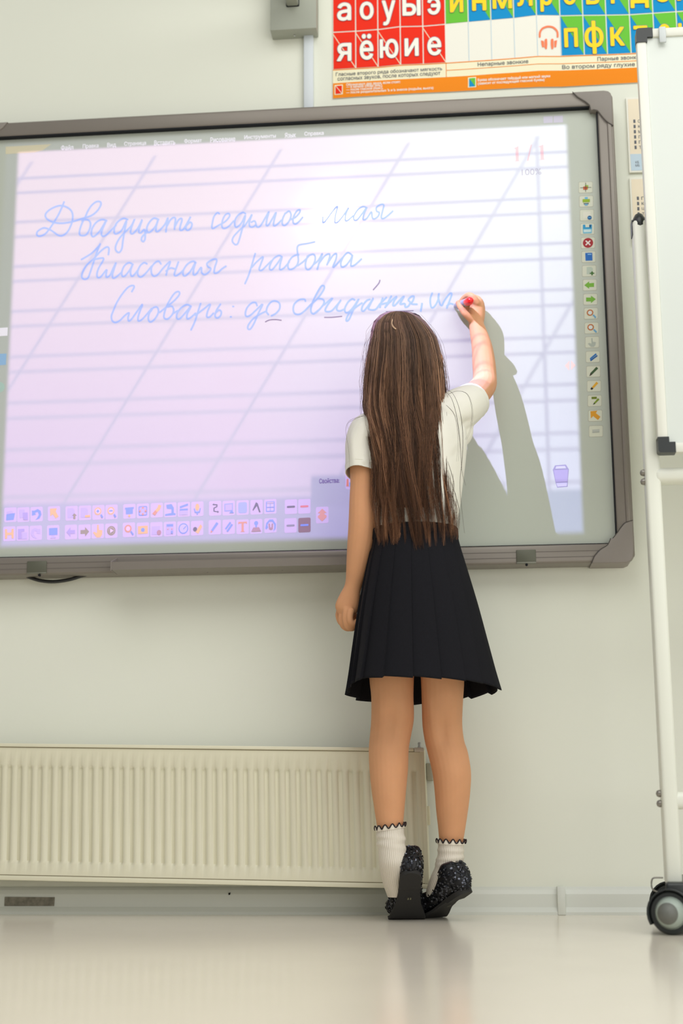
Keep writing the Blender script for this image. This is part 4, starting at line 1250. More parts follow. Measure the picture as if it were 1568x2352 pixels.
def note_sheet(label, L, T, B, split, lines, ly, extra):
    o = empty('wall_sheet', P(L + 40, B, -0.002), label, 'poster')
    Yn = -0.006
    R = L + 130
    s = (B - T) * 0.047
    slab('sheet', [(L, T), (R, T - 5), (R + s, B - 4), (L + s, B)], Yn, -0.0005, M_paper, o)
    flat('print_area', [(L + 4, T + 4), (R - 4, T - 1), (R - 4 + s, split - 4), (L + 4 + s * (split - T) / (B - T), split)], Yn - 0.0004, mat('beige_print', (240, 226, 200), 0.5), o)
    if extra:
        flat('print_area', [(L + 3.6 + s * (split - T) / (B - T), split), (R - 4 + s, split - 4), (R - 4 + s, B - 8), (L + 4 + s, B - 4)], Yn - 0.0004, mat('pale_blue_print', (196, 216, 230), 0.5), o)
        text('caption', 'КБ', 1459, 375.5, 1467, 375, 5.5, Yn - 0.0008, M_txt, o)
        text('caption', 'МБ', 1459, 383, 1468.5, 382.5, 5.5, Yn - 0.0008, M_txt, o)
    for i, (ch) in enumerate(lines):
        y = ly + i * 12
        x = L + 17.5 + i * 0.55
        text('caption', '1', x, y, x + 4.2, y, 7.2, Yn - 0.0008, M_txt, o, 0.3)
        text('caption', ch, x + 10, y, x + 16, y - 0.3, 7.2, Yn - 0.0008, M_txt, o)
    return o


note_sheet('small beige and blue chart of numbered lines beside the whiteboard, upper one', 1437, 224, 396, 354, 'скмпгт', 282, True)
note_sheet('small beige chart of numbered lines beside the whiteboard, lower one behind the pole cap', 1445, 408, 560, 556, 'гкцт', 459, False)

# ------------------------------------------------------------------ mobile whiteboard stand
def stand():
    M_w = mat('stand_white_enamel', (226, 228, 216), 0.35, 0.45)
    M_wbp = mat('marker_board_white', (213, 219, 213), 0.25, 0.5)
    M_alu = mat('board_edge_white', (226, 227, 216), 0.3, 0.45)
    M_blk = mat('stand_black_plastic', (38, 42, 42), 0.35, 0.5)
    M_gr = mat('caster_grey', (118, 124, 120), 0.4)
    M_bolt = mat('bolt_steel', (150, 146, 138), 0.35, metal=0.6)
    root = empty('mobile_whiteboard', (0.9, -0.5, 0.0), 'white mobile flip whiteboard on casters at the right picture edge', 'whiteboard')
    Yc = -0.47
    x0 = P(1450, 510, Yc).x
    W = 0.029
    xc = x0 + W / 2
    zb, zt = P(1530, 2024, Yc).z, P(1463, 512, Yc).z
    span = 1.02
    for k, X in enumerate((xc, xc + span)):
        pole = box('pole', X - W / 2, X + W / 2, Yc - 0.02, Yc + 0.02, zb - 0.005, zt, M_w, root, 0.007, 3)
        tube('pole_cap', [(X, Yc, zt - 0.012), (X, Yc, zt + 0.001), (X, Yc, zt + 0.010)], [(0.0155, 0.0215), (0.0155, 0.0215), (0.011, 0.016)], M_blk, pole, 16, up=(0, 1, 0))
        box('cap_side', X - W / 2 - 0.0016, X - W / 2 + 0.001, Yc - 0.012, Yc + 0.012, zt - 0.03, zt + 0.002, M_blk, pole, 0.001)
        sgn = -1 if k == 0 else 1
        for py in (1086, 1106.5, 1823, 1846):
            z = P(1480, py, Yc).z
            tube('bolt', [(X + sgn * (W / 2 - 0.002), Yc, z), (X + sgn * (W / 2 + 0.004), Yc, z)], 0.0066, M_bolt, pole, 10, up=(0, 1, 0))
        # foot running front to back with two casters
        foot = box('foot', X - 0.020, X + 0.040, Yc - 0.05, Yc + 0.30, zb - 0.032, zb, M_blk, root, 0.006, 3)
        splay = 0.145 * (1 if k == 0 else -1)
        for v in foot.data.vertices:
            v.co.x += splay * max(0.0, v.co.y - Yc)
        for yy in (Yc - 0.035, Yc + 0.26):
            r = 0.038
            Xc = X - 0.008 + splay * max(0.0, yy - Yc)
            cas = box('caster_fork', Xc - 0.002, Xc + 0.030, yy - 0.002, yy + 0.028, 0.024, zb - 0.030, M_blk, root, 0.009, 3)
            # twin wheels, axle turned a little to the left of front to back
            ta = math.radians(24)
            axv = Vector((-math.sin(ta), -math.cos(ta), 0))
            for side in (0, 1):
                c0 = Vector((Xc + 0.002, yy, r)) + axv * (0.012 - 0.036 * side)
                V, Fc = [], []
                prof = [(-0.010, r - 0.003), (-0.007, r), (0.007, r), (0.010, r - 0.003)]
                tube_geo([c0 + axv * d for d, _ in prof], [q for _, q in prof], V, Fc, 32, up=(0, 0, 1), cap=False)
                n = len(V)
                Fc += [tuple(range(0, 32)), tuple(range(n - 32, n))[::-1]]
                mesh_obj('wheel', V, Fc, M_blk, cas, smooth=True, angle=40)
                if side == 0:
                    tube('wheel_ring', [c0 + axv * 0.009, c0 + axv * 0.0115], [0.0290, 0.0275], mat('ring_grey', (160, 172, 162), 0.4), cas, 28, cap=False)
                    tube('hub_disc', [c0 + axv * 0.008, c0 + axv * 0.0125], [0.0280, 0.0265], mat('ring_grey', (160, 172, 162), 0.4), cas, 28)
                    tube('hub_cap', [c0 + axv * 0.0240, c0 + axv * 0.0270], [0.0200, 0.0185], mat('hub_dark', (104, 106, 100), 0.5), cas, 24)
                V, Fc = [], []
                for s_ in (0, 1):
                    for j in range(15):
                        an = math.radians(20 + 190 * j / 14)
                        q = c0 + axv * (-0.012 + 0.026 * s_)
                        sd = Vector((0, 0, 1)).cross(axv)
                        V.append(q + sd * (0.0425 * math.cos(an)) + Vector((0, 0, 0.0425 * math.sin(an))))
                for j in range(14):
                    Fc.append((j, j + 1, 16 + j, 15 + j))
                hood = mesh_obj('wheel_hood', V, Fc, M_blk, cas, smooth=True)
                so = hood.modifiers.new('thick', 'SOLIDIFY')
                so.thickness = 0.003
        if k == 0:
            # wire brake lever beside the foot
            lv = [(1521, 2016), (1503, 2016), (1497, 2020), (1495.5, 2030), (1497, 2040), (1503, 2046), (1520, 2052)]
            tube('brake_lever', [P(x, y, Yc) for x, y in catmull(lv, 4)], 0.0016, M_bolt, foot, 6)
    # cross bars
    for pa, pb, d in ((1078, 1112, 0.022), (1819, 1859, 0.018)):
        za, zb2 = P(1530, pa, Yc).z, P(1530, pb, Yc).z
        box('crossbar', xc, xc + span, Yc - d, Yc + d, zb2, za, M_w, root, 0.012, 4)
    # tilting board, hung between the poles
    Yb = Yc - 0.045
    A, B = P(1457.5, 68, Yb), P(1510.5, 1041, Yb)
    xl = (A.x + B.x) / 2 + 0.001
    xr = xc + span - W / 2 - 0.004
    z0, z1 = B.z, A.z
    fw = 0.020
    bp = box('board_panel', xl + 0.006, xr - 0.006, Yb + 0.002, Yb + 0.014, z0 + 0.006, z1 - 0.006, M_wbp, root)
    box('board_edge', xl, xl + fw, Yb - 0.003, Yb + 0.018, z0 + 0.022, z1 - 0.022, M_alu, root, 0.004)
    box('board_edge', xr - fw, xr, Yb - 0.003, Yb + 0.018, z0 + 0.022, z1 - 0.022, M_alu, root, 0.004)
    box('board_edge', xl + 0.03, xr - 0.03, Yb - 0.003, Yb + 0.018, z1 - fw, z1, M_alu, root, 0.004)
    box('board_edge', xl + 0.03, xr - 0.03, Yb - 0.003, Yb + 0.018, z0, z0 + fw, M_alu, root, 0.004)
    for ex, sx in ((xl, 1), (xr, -1)):
        for ez, sz in ((z0, 1), (z1, -1)):
            V = [(ex, ez), (ex + sx * 0.033, ez), (ex + sx * 0.033, ez + sz * 0.0205), (ex + sx * 0.0215, ez + sz * 0.0205), (ex + sx * 0.0215, ez + sz * 0.031), (ex, ez + sz * 0.031)]
            bm = bmesh.new()
            a = [bm.verts.new((x, Yb - 0.005, z)) for x, z in V]
            b = [bm.verts.new((x, Yb + 0.02, z)) for x, z in V]
            bm.faces.new(a)
            bm.faces.new(b[::-1])
            for i in range(6):
                bm.faces.new((a[i], b[i], b[(i + 1) % 6], a[(i + 1) % 6]))
            bmesh.ops.recalc_face_normals(bm, faces=bm.faces[:])
            vert_e = [e for e in bm.edges if all(abs(v.co.x - ex) < 1e-6 and abs(v.co.z - ez) < 1e-6 for v in e.verts)]
            bmesh.ops.bevel(bm, geom=vert_e, offset=0.006, segments=4, affect='EDGES', profile=0.5)
            me = bpy.data.meshes.new('corner_piece')
            bm.to_mesh(me)
            bm.free()
            link('corner_piece', me, M_blk, root)
    # paper clip on the upper edge
    c0, c1 = P(1512, 62, Yb - 0.008), P(1530, 97, Yb - 0.008)
    cl = box('paper_clip', c0.x, c1.x, Yb - 0.010, Yb - 0.004, c1.z, c0.z, mat('clip_grey', (196, 202, 202), 0.35), root, 0.002)
    tube('pivot', [(xc + W / 2 - 0.004, Yc - 0.005, (z0 + z1) / 2), (xl + 0.03, Yc - 0.012, (z0 + z1) / 2)], 0.009, M_bolt, root, 12)
    box('pivot_block', xl + 0.012, xl + 0.05, Yb + 0.014, Yc + 0.004, (z0 + z1) / 2 - 0.015, (z0 + z1) / 2 + 0.015, M_blk, root, 0.002)
    return root


stand()

# ------------------------------------------------------------------ the girl
M_skin = mat('skin', (214, 158, 117), 0.62, 0.16, noise=0.03, nscale=30, sss=0.12)
M_shirt = mat('white_jersey', (232, 230, 218), 0.85, 0.15, bump=0.12, bscale=900)
M_skirt = mat('black_suiting', (27, 27, 31), 0.9, 0.12, noise=0.12, nscale=400, bump=0.08, bscale=1400)
girl = empty('person', (-0.14, -0.2, 0.0), 'girl with long brown hair, white shirt and black pleated skirt writing on tiptoe', 'person')


def ring(py, xl, xr, Y, ry):
    a, b = P(xl, py, Y), P(xr, py, Y)
    c = (a + b) / 2
    return (c, (b - a).length / 2, ry)


def table(rows, sub=4):
    return [ring(*r) for r in interp_rings(rows, sub)]


BV, BF = [], []
# legs: py, left, right, Y, depth radius
legL = [(1330, 868, 953, -0.255, .052), (1420, 852, 955, -0.252, .056), (1500, 846, 953, -0.248, .054), (1560, 848, 950.5, -0.243, .051), (1600, 852, 949.5, -0.237, .048), (1651, 852, 950.5, -0.231, .045), (1689, 849, 944, -0.229, .044), (1722, 846.5, 938.5, -0.233, .047), (1766, 848, 937, -0.238, .047),
        (1817, 853, 932.5, -0.243, .041), (1850, 858, 929.5, -0.244, .035), (1890, 864, 926, -0.244, .030), (1925, 871, 924, -0.244, .027), (1960, 877, 926, -0.244, .026), (1985, 882, 930, -0.242, .025)]
legR = [(1330, 957, 1048, -0.255, .052), (1420, 958, 1058, -0.252, .056), (1500, 962, 1062, -0.245, .054), (1560, 966, 1066, -0.237, .050), (1615, 968, 1063, -0.226, .046), (1664, 969.5, 1061.5, -0.217, .044), (1702, 975, 1066, -0.212, .044), (1727, 981, 1074, -0.212, .046), (1773, 992, 1081.5, -0.213, .047),
        (1817, 997.5, 1080, -0.211, .042), (1860, 1001, 1075, -0.206, .037), (1906, 1006, 1068, -0.199, .031), (1945, 1009, 1062, -0.194, .028), (1980, 1009, 1062, -0.190, .027), (2005, 1009, 1060, -0.188, .025)]
loft_geo(table(legL), BV, BF, 24)
loft_geo(table(legR), BV, BF, 24)
# trunk
trunk = [(1450, 870, 1040, -0.25, .075), (1380, 850, 1052, -0.25, .088), (1300, 862, 1046, -0.252, .082), (1225, 872, 1036, -0.25, .066), (1150, 866, 1046, -0.248, .066), (1080, 858, 1054, -0.247, .068), (1020, 850, 1058, -0.246, .066), (975, 855, 1045, -0.244, .058), (945, 885, 1015, -0.242, .042)]
loft_geo(table(trunk), BV, BF, 28, 2.3)
# neck and head
nk = [(975, 890, 972, -0.240, .038), (940, 893, 966, -0.235, .036), (900, 893, 966, -0.232, .036), (870, 890, 968, -0.228, .036)]
loft_geo(table(nk), BV, BF, 20)
HC = P(928, 822, -0.245)
ellipsoid_geo(HC + Vector((0, 0.004, 0.0)), (0.0700, 0.082, 0.080), BV, BF, 28, 18)
ellipsoid_geo(HC + Vector((0, 0.018, -0.035)), (0.060, 0.070, 0.068), BV, BF, 24, 14)
ellipsoid_geo(HC + Vector((0, 0.058, -0.078)), (0.026, 0.024, 0.020), BV, BF)     # chin
ellipsoid_geo(HC + Vector((0, 0.092, -0.022)), (0.009, 0.014, 0.013), BV, BF, 14, 8)   # nose
ellipsoid_geo(HC + Vector((0, 0.082, -0.052)), (0.019, 0.008, 0.006), BV, BF, 14, 8)   # lips
for s in (-1, 1):
    ellipsoid_geo(HC + Vector((s * 0.030, 0.076, 0.004)), (0.013, 0.011, 0.008), BV, BF, 14, 8)   # eyelids
    ellipsoid_geo(HC + Vector((s * 0.0765, 0.0, -0.015)), (0.008, 0.016, 0.026), BV, BF, 14, 10)  # ears


def limb(rows, seg=18, up=(0, 1, 0)):
    rows = interp_rings(rows, 4)
    pts = [P(r[0], r[1], r[2]) for r in rows]
    rad = [(r[3], r[4]) for r in rows]
    tube_geo(pts, rad, BV, BF, seg, up)


PXM = 2.95 / 3266.7 * 1.02
# left arm hanging: x, y, Y, r side, r depth
limb([(846, 985, -0.245, .036, .036), (836, 1040, -0.248, .033, .036), (834.5, 1100, -0.252, .0285, .032), (832.5, 1150, -0.255, .0285, .031), (833, 1195, -0.256, .0305, .031), (830.5, 1230, -0.252, .0300, .030), (825, 1270, -0.244, .0270, .028), (819, 1310, -0.236, .0230, .024), (812, 1342, -0.230, .0185, .0185), (806, 1362, -0.227, .0195, .0175)])
# left palm and curled fingers
limb([(809, 1352, -0.229, .0180, .017), (803, 1372, -0.226, .0225, .0175), (797, 1392, -0.224, .0255, .0175), (794, 1402, -0.223, .024, .016)])


def finger(pts, r):
    n = len(pts)
    w = [P(*p) for p in pts]
    sm = [Vector(v) for v in catmull([tuple(v) for v in w], 3)]
    tube_geo(sm, [r * (1 - 0.22 * i / (len(sm) - 1)) for i in range(len(sm))], BV, BF, 10, up=(0, 1, 0))


finger([(783, 1396, -0.205), (778, 1412, -0.205), (783, 1429, -0.207), (796, 1434, -0.210), (806, 1428, -0.212)], .0085)
finger([(789, 1398, -0.222), (785, 1418, -0.224), (789, 1437, -0.224), (802, 1443, -0.222), (811, 1434, -0.220)], .0090)
finger([(796, 1400, -0.236), (794, 1420, -0.239), (798, 1438, -0.238), (809, 1443, -0.234), (816, 1433, -0.230)], .0088)
finger([(806, 1402, -0.245), (803, 1418, -0.248), (806, 1431, -0.247), (815, 1434, -0.242), (820, 1425, -0.236)], .0078)
finger([(806, 1370, -0.208), (806, 1392, -0.195), (812, 1412, -0.190), (816, 1426, -0.194)], .0092)

# right arm reaching to the board
limb([(1030, 945, -0.250, .038, .038), (1062, 928, -0.226, .035, .035), (1090, 908, -0.190, .0305, .0305), (1110, 886, -0.152, .0285, .0295), (1113, 866, -0.134, .0265, .0275), (1111, 836, -0.126, .0262, .026), (1107, 800, -0.119, .0238, .024), (1100, 770, -0.112, .0205, .021), (1093.5, 745, -0.106, .0172, .0175), (1093, 730, -0.103, .0180, .0180)])
# elbow point
ellipsoid_geo(P(1121, 880, -0.145), (.019, .020, .022), BV, BF)
# right hand: palm, four fingers closing on the pen, thumb from the side of the palm
limb([(1093, 742, -0.105, .0172, .0172), (1094, 724, -0.100, .0195, .0200), (1096, 708, -0.096, .0180, .0230), (1097, 697, -0.094, .0150, .0225)])
finger([(1096, 697, -0.116), (1087, 684, -0.122), (1076, 678, -0.112), (1065, 685, -0.098), (1058, 694, -0.090)], .0085)
finger([(1103, 700, -0.102), (1098, 688, -0.094), (1086, 684, -0.084), (1070, 692, -0.078), (1062, 700, -0.076)], .0085)
finger([(1105, 708, -0.088), (1102, 697, -0.076), (1089, 695, -0.068), (1076, 703, -0.066), (1072, 711, -0.068)], .0080)
finger([(1105, 718, -0.078), (1103, 708, -0.066), (1093, 707, -0.060), (1082, 714, -0.060), (1079, 721, -0.063)], .0072)
finger([(1087, 738, -0.114), (1076, 728, -0.122), (1066, 718, -0.126), (1057, 704, -0.121), (1052, 695, -0.112)], .0090)
body = remeshed('body', BV, BF, 0.0021, 6, M_skin, girl)


def sculpt(ob, dabs):
    """push the surface in or out around world segments: (a, b, amount, width, keep_side)"""
    me = ob.data
    n = len(me.vertices)
    co = np.empty(n * 3)
    me.vertices.foreach_get('co', co)
    co = co.reshape(-1, 3)
    nr = np.empty(n * 3)
    me.vertices.foreach_get('normal', nr)
    nr = nr.reshape(-1, 3)
    for a, b_, amt, wd in dabs:
        a, b_ = np.array(a), np.array(b_)
        d = b_ - a
        t = np.clip(((co - a) @ d) / (d @ d), 0, 1)
        dist = np.linalg.norm(co - (a + t[:, None] * d), axis=1)
        fade = np.sin(np.clip(t * 0.86 + 0.07, 0, 1) * math.pi) ** 0.7
        co += nr * (amt * fade * np.exp(-(dist / wd) ** 2))[:, None]
    me.vertices.foreach_set('co', co.ravel())
    me.update()


def back(x, y, Y, r):
    return P(x, y, Y - r)


sculpt(body, [
    (back(1017, 1650, -.215, .044), back(1019, 1712, -.215, .044), -0.0062, 0.013),
    (back(985, 1600, -.222, .044), back(990, 1700, -.216, .044), 0.0026, 0.011),
    (back(1046, 1600, -.222, .044), back(1046, 1700, -.216, .044), 0.0026, 0.011),
    (back(900, 1625, -.231, .045), back(898, 1690, -.230, .045), -0.0042, 0.014),
    (back(872, 1600, -.235, .044), back(870, 1690, -.231, .044), 0.0022, 0.011),
    (back(930, 1600, -.235, .044), back(926, 1690, -.231, .044), 0.0026, 0.011)])

# ---- shirt
SV, SF = [], []
trunk_s = [(1260, 868, 1038, -0.25, .066), (1232, 869, 1039, -0.25, .067), (1205, 866, 1046, -0.25, .072), (1170, 860, 1054, -0.249, .074), (1110, 852, 1062, -0.248, .076), (1050, 846, 1069, -0.247, .078), (1015, 840, 1071, -0.247, .077), (985, 836, 1066, -0.246, .071), (962, 845, 1052, -0.244, .062), (940, 872, 1022, -0.242, .050), (925, 895, 985, -0.240, .042)]
loft_geo(table(trunk_s), SV, SF, 32, 2.4)


def slimb(rows, seg=20, up=(0, 1, 0)):
    rows = interp_rings(rows, 4)
    tube_geo([P(r[0], r[1], r[2]) for r in rows], [(r[3], r[4]) for r in rows], SV, SF, seg, up)


slimb([(868, 984, -0.244, .036, .046), (845, 995, -0.246, .041, .048), (831, 1018, -0.249, .0345, .046), (829, 1050, -0.252, .0325, .043), (829, 1080, -0.255, .0325, .042), (829.5, 1100, -0.257, .0335, .042), (829.5, 1120, -0.258, .0335, .042)])
slimb([(1010, 965, -0.246, .046, .052), (1040, 950, -0.236, .047, .049), (1062, 936, -0.218, .0445, .0445), (1080, 924, -0.197, .040, .040), (1093, 914, -0.178, .0375, .0375), (1104, 905, -0.163, .036, .036)])
ellipsoid_geo(P(1064, 985, -0.225), (.020, .022, .036), SV, SF)
shirt = remeshed('shirt', SV, SF, 0.003, 5, M_shirt, girl)
folds = [((836, 1056, -.297), (864, 1064, -.302), .0042, .005), ((834, 1068, -.297), (862, 1072, -.300), -.0035, .005), ((840, 1040, -.295), (868, 1050, -.302), .003, .006),
         ((845, 1010, -.293), (866, 1040, -.305), -.003, .007), ((812, 1000, -.285), (815, 1070, -.290), .0025, .008), ((1034, 1035, -.318), (1072, 1002, -.296), .0036, .007), ((1036, 1055, -.318), (1070, 1025, -.296), -.003, .007),
         ((1034, 1085, -.320), (1064, 1050, -.305), .003, .008), ((1040, 1120, -.320), (1062, 1090, -.305), -.0028, .008), ((1030, 1205, -.318), (1048, 1130, -.312), .0034, .007), ((1015, 1205, -.322), (1022, 1140, -.324), -.0032, .008),
         ((1003, 1205, -.323), (1008, 1150, -.325), .0034, .007), ((1045, 960, -.285), (1075, 930, -.245), .003, .008), ((1060, 985, -.285), (1082, 950, -.235), -.003, .008), ((870, 1205, -.31), (866, 1150, -.29), .003, .006)]
sculpt(shirt, [(P(*a_), P(*b_), m_ * 1.6, w_) for a_, b_, m_, w_ in folds])
bm = bmesh.new()
bm.from_mesh(shirt.data)


def cut(center, normal, reach):
    center, normal = Vector(center), Vector(normal).normalized()
    vs_ = {v for v in bm.verts if (v.co - center).length < reach}
    fs = [f for f in bm.faces if all(v in vs_ for v in f.verts)]
    es = list({e for f in fs for e in f.edges})
    vv = list({v for f in fs for v in f.verts})
    bmesh.ops.bisect_plane(bm, geom=vv + es + fs, plane_co=center, plane_no=normal, clear_outer=True)


cl0, cl1 = P(829.5, 1089, -0.2565), P(829.5, 1060, -0.253)
nL = (cl0 - cl1).normalized() + Vector((-0.10, -0.10, 0))
cut(cl0, nL, 0.085)
cr0, cr1 = P(1085.5, 919.5, -0.1875), P(1066, 934, -0.214)
nR = (cr0 - cr1).normalized()
cut(cr0, nR, 0.075)
cut(P(953, 1245, -0.25), (0, 0, -1), 0.2)
bm.to_mesh(shirt.data)
bm.free()
so = shirt.modifiers.new('cloth', 'SOLIDIFY')
so.thickness = 0.0016
so.offset = 1.0
# stitched hems on the sleeves follow the cut edges
def hem(center, normal, off, r, name):
    c = Vector(center) - Vector(normal).normalized() * off
    n = Vector(normal).normalized()
    pts = []
    a = n.orthogonal().normalized()
    b2 = n.cross(a)
    tree_pts = [v.co for v in shirt.data.vertices if abs((v.co - c).dot(n)) < 0.0022 and (v.co - c).length < 0.075]
    if len(tree_pts) < 20:
        return
    ctr = sum(tree_pts, Vector()) / len(tree_pts)
    ang = {}
    for q in tree_pts:
        d = q - ctr
        k = int((math.atan2(d.dot(b2), d.dot(a)) + math.pi) / (2 * math.pi) * 40) % 40
        ang.setdefault(k, []).append(d.length)
    for k in range(41):
        kk = k % 40
        if kk not in ang:
            continue
        rr = sum(ang[kk]) / len(ang[kk]) + 0.0016
        t = (kk + 0.5) / 40 * 2 * math.pi - math.pi
        pts.append(ctr + a * (math.cos(t) * rr) + b2 * (math.sin(t) * rr))
    tube(name, pts, r, M_shirt, shirt, 6, cap=False)


hem(cl0, nL, 0.013, 0.0007, 'hem_stitch')
hem(cr0, nR, 0.012, 0.0007, 'hem_stitch')

# ---- pleated skirt
def skirt():
    NP = 18
    ctrl = [(0.0, .0905, .078, 0.790), (0.06, .092, .080, 0.772), (0.22, .106, .095, 0.715), (0.45, .1230, .112, 0.640), (0.7, .138, .128, 0.560), (0.88, .1485, .140, 0.502), (1.0, .1565, .148, 0.463)]
    ctrl = interp_rings(ctrl, 5)
    cx = [P(953, 1235, -0.25).x, P(964, 1580, -0.25).x]
    cy = [-0.25, -0.25]
    V, Fc = [], []
    nring = []
    for t, rx, ry, z in ctrl:
        ox = cx[0] + (cx[1] - cx[0]) * t
        step = 0.0012 + 0.0085 * t
        row = []
        for i in range(NP):
            jit = 0.06 * math.sin(i * 7.3) * t
            a0 = (i + jit) / NP * 2 * math.pi + 0.12
            a1 = (i + 1 + 0.06 * math.sin((i + 1) * 7.3) * t) / NP * 2 * math.pi + 0.12
            for f in (0.0, 0.22, 0.5, 0.78, 1.0):
                a = a0 + (a1 - a0) * f
                wob = 0.006 * t * t * math.sin(3 * a + 1.0) + 0.004 * t * math.sin(5 * a)
                rr = step * (f - 0.5) + wob
                zz = z
                if t > 0.0:
                    y_off = math.sin(a)
                    zz += t * t * (-0.016 * y_off) + 0.004 * t * t * math.sin(a * 2 + 0.6) - 0.004 * t * t * (f - 0.5)
                row.append(Vector((ox + (rx + rr) * math.cos(a), cy[0] + (ry + rr) * math.sin(a), zz)))
        nring.append(len(V))
        V += row
    n = NP * 5
    for r in range(len(nring) - 1):
        for k in range(n):
            k2 = (k + 1) % n
            a, b = nring[r], nring[r + 1]
            Fc.append((a + k, b + k, b + k2, a + k2))
    o = mesh_obj('skirt', V, Fc, M_skirt, girl, smooth=True, angle=38)
    s = o.modifiers.new('cloth', 'SOLIDIFY')
    s.thickness = 0.0018
    s.offset = -1
    wb0 = []
    V, Fc = [], []
    for z, g in ((0.778, 0.000), (0.782, 0.0012), (0.800, 0.0002), (0.803, -0.002)):
        for k in range(48):
            a = 2 * math.pi * k / 48
            V.append((cx[0] + (0.0905 + g) * math.cos(a), -0.25 + (0.0785 + g) * math.sin(a), z))
    for r in range(3):
        for k in range(48):
            k2 = (k + 1) % 48
            Fc.append((r * 48 + k, r * 48 + k2, (r + 1) * 48 + k2, (r + 1) * 48 + k))
    mesh_obj('waistband', V, Fc, M_skirt, o, smooth=True)
    return o


skirt()

# ---- socks
M_sock = mat('white_sock', (230, 222, 208), 0.9, 0.1)


def sock_material():
    nt = M_sock.node_tree
    b = nt.nodes['Principled BSDF']
    at = nt.nodes.new('ShaderNodeAttribute')
    at.attribute_name = 'ang'
    w = nt.nodes.new('ShaderNodeMath')
    w.operation = 'SINE'
    mu = nt.nodes.new('ShaderNodeMath')
    mu.operation = 'MULTIPLY'
    mu.inputs[1].default_value = 44.0
    nt.links.new(at.outputs['Fac'], mu.inputs[0])
    nt.links.new(mu.outputs[0], w.inputs[0])
    bp = nt.nodes.new('ShaderNodeBump')
    bp.inputs['Strength'].default_value = 0.5
    bp.inputs['Distance'].default_value = 0.0012
    nt.links.new(w.outputs[0], bp.inputs['Height'])
    nt.links.new(bp.outputs['Normal'], b.inputs['Normal'])


sock_material()
M_trim = mat('black_trim', (32, 24, 30), 0.7, 0.3)


def sock(rows, wr, tilt, frill, ph):
    rows = interp_rings(rows, 6)
    V, Fc, A = [], [], []
    seg = 40
    for j, r in enumerate(rows):
        c, rx, ry = ring(*r)
        for k in range(seg):
            a = 2 * math.pi * k / seg
            wv = 0.0
            for (t0, amp, sl) in wr:
                d = (j / (len(rows) - 1) - t0 - sl * math.cos(a)) / 0.035
                wv += amp * math.exp(-d * d)
            V.append(Vector((c.x + (rx + wv) * math.cos(a), c.y + (ry + wv) * math.sin(a), c.z + tilt * math.cos(a) * max(0, 1 - j / 8))))
            A.append(a)
    for j in range(len(rows) - 1):
        for k in range(seg):
            k2 = (k + 1) % seg
            a, b = j * seg, (j + 1) * seg
            Fc.append((a + k, b + k, b + k2, a + k2))
    o = mesh_obj('sock', V, Fc, M_sock, girl, smooth=True)
    at = o.data.attributes.new('ang', 'FLOAT', 'POINT')
    at.data.foreach_set('value', A)
    # scalloped dark edging
    c, rx, ry = ring(*rows[0])
    pts = []
    m = 132
    for k in range(m + 1):
        a = 2 * math.pi * k / m
        s = math.sin(frill * a + ph)
        g = 0.0015 + 0.0022 * (0.5 + 0.5 * math.sin(frill * a + ph + 1.2))
        pts.append(Vector((c.x + (rx + g) * math.cos(a), c.y + (ry + g) * math.sin(a), c.z + tilt * math.cos(a) + 0.0012 + 0.0040 * s)))
    tube('frill_trim', pts, 0.00135, M_trim, o, 6, cap=False)
    V2, F2 = [], []
    for k in range(m + 1):
        a = 2 * math.pi * k / m
        q = pts[k]
        V2.append(Vector((c.x + (rx + 0.0005) * math.cos(a), c.y + (ry + 0.0005) * math.sin(a), c.z + tilt * math.cos(a) - 0.006)))
        V2.append(q)
    for k in range(m):
        F2.append((2 * k, 2 * k + 2, 2 * k + 3, 2 * k + 1))
    fr = mesh_obj('frill', V2, F2, M_sock, o, smooth=True)


sock([(1899, 863.5, 928, -0.244, .032), (1920, 866, 928, -0.244, .0305), (1940, 868, 930, -0.244, .031), (1962, 869, 933, -0.244, .031), (1985, 871, 936, -0.241, .031), (2008, 874, 936, -0.226, .031), (2032, 880, 936, -0.205, .030), (2060, 890, 938, -0.182, .026)],
     [(0.16, .0022, .02), (0.24, .0018, -.03), (0.31, .0016, .03)], 0.004, 13, 0.3)
sock([(1933, 1005, 1066.5, -0.197, .0325), (1952, 1006, 1064, -0.196, .031), (1972, 1003, 1064, -0.194, .031), (1992, 998, 1063, -0.190, .031), (2012, 989, 1058, -0.182, .031), (2035, 981, 1046, -0.166, .030), (2060, 975, 1025, -0.148, .026)],
     [(0.18, .0020, .01), (0.33, .0022, -.02), (0.46, .0018, .03)], -0.001, 13, 1.1)

# ---- sequinned shoes
M_shoe = mat('black_shoe_fabric', (18, 18, 22), 0.6, 0.4)
M_sole = mat('black_rubber_sole', (44, 43, 42), 0.75, 0.3, noise=0.1, nscale=600, bump=0.1, bscale=900)
M_seq = mat('sequins', (74, 76, 84), 0.16, 0.9, metal=0.85, noise=0.8, nscale=260)


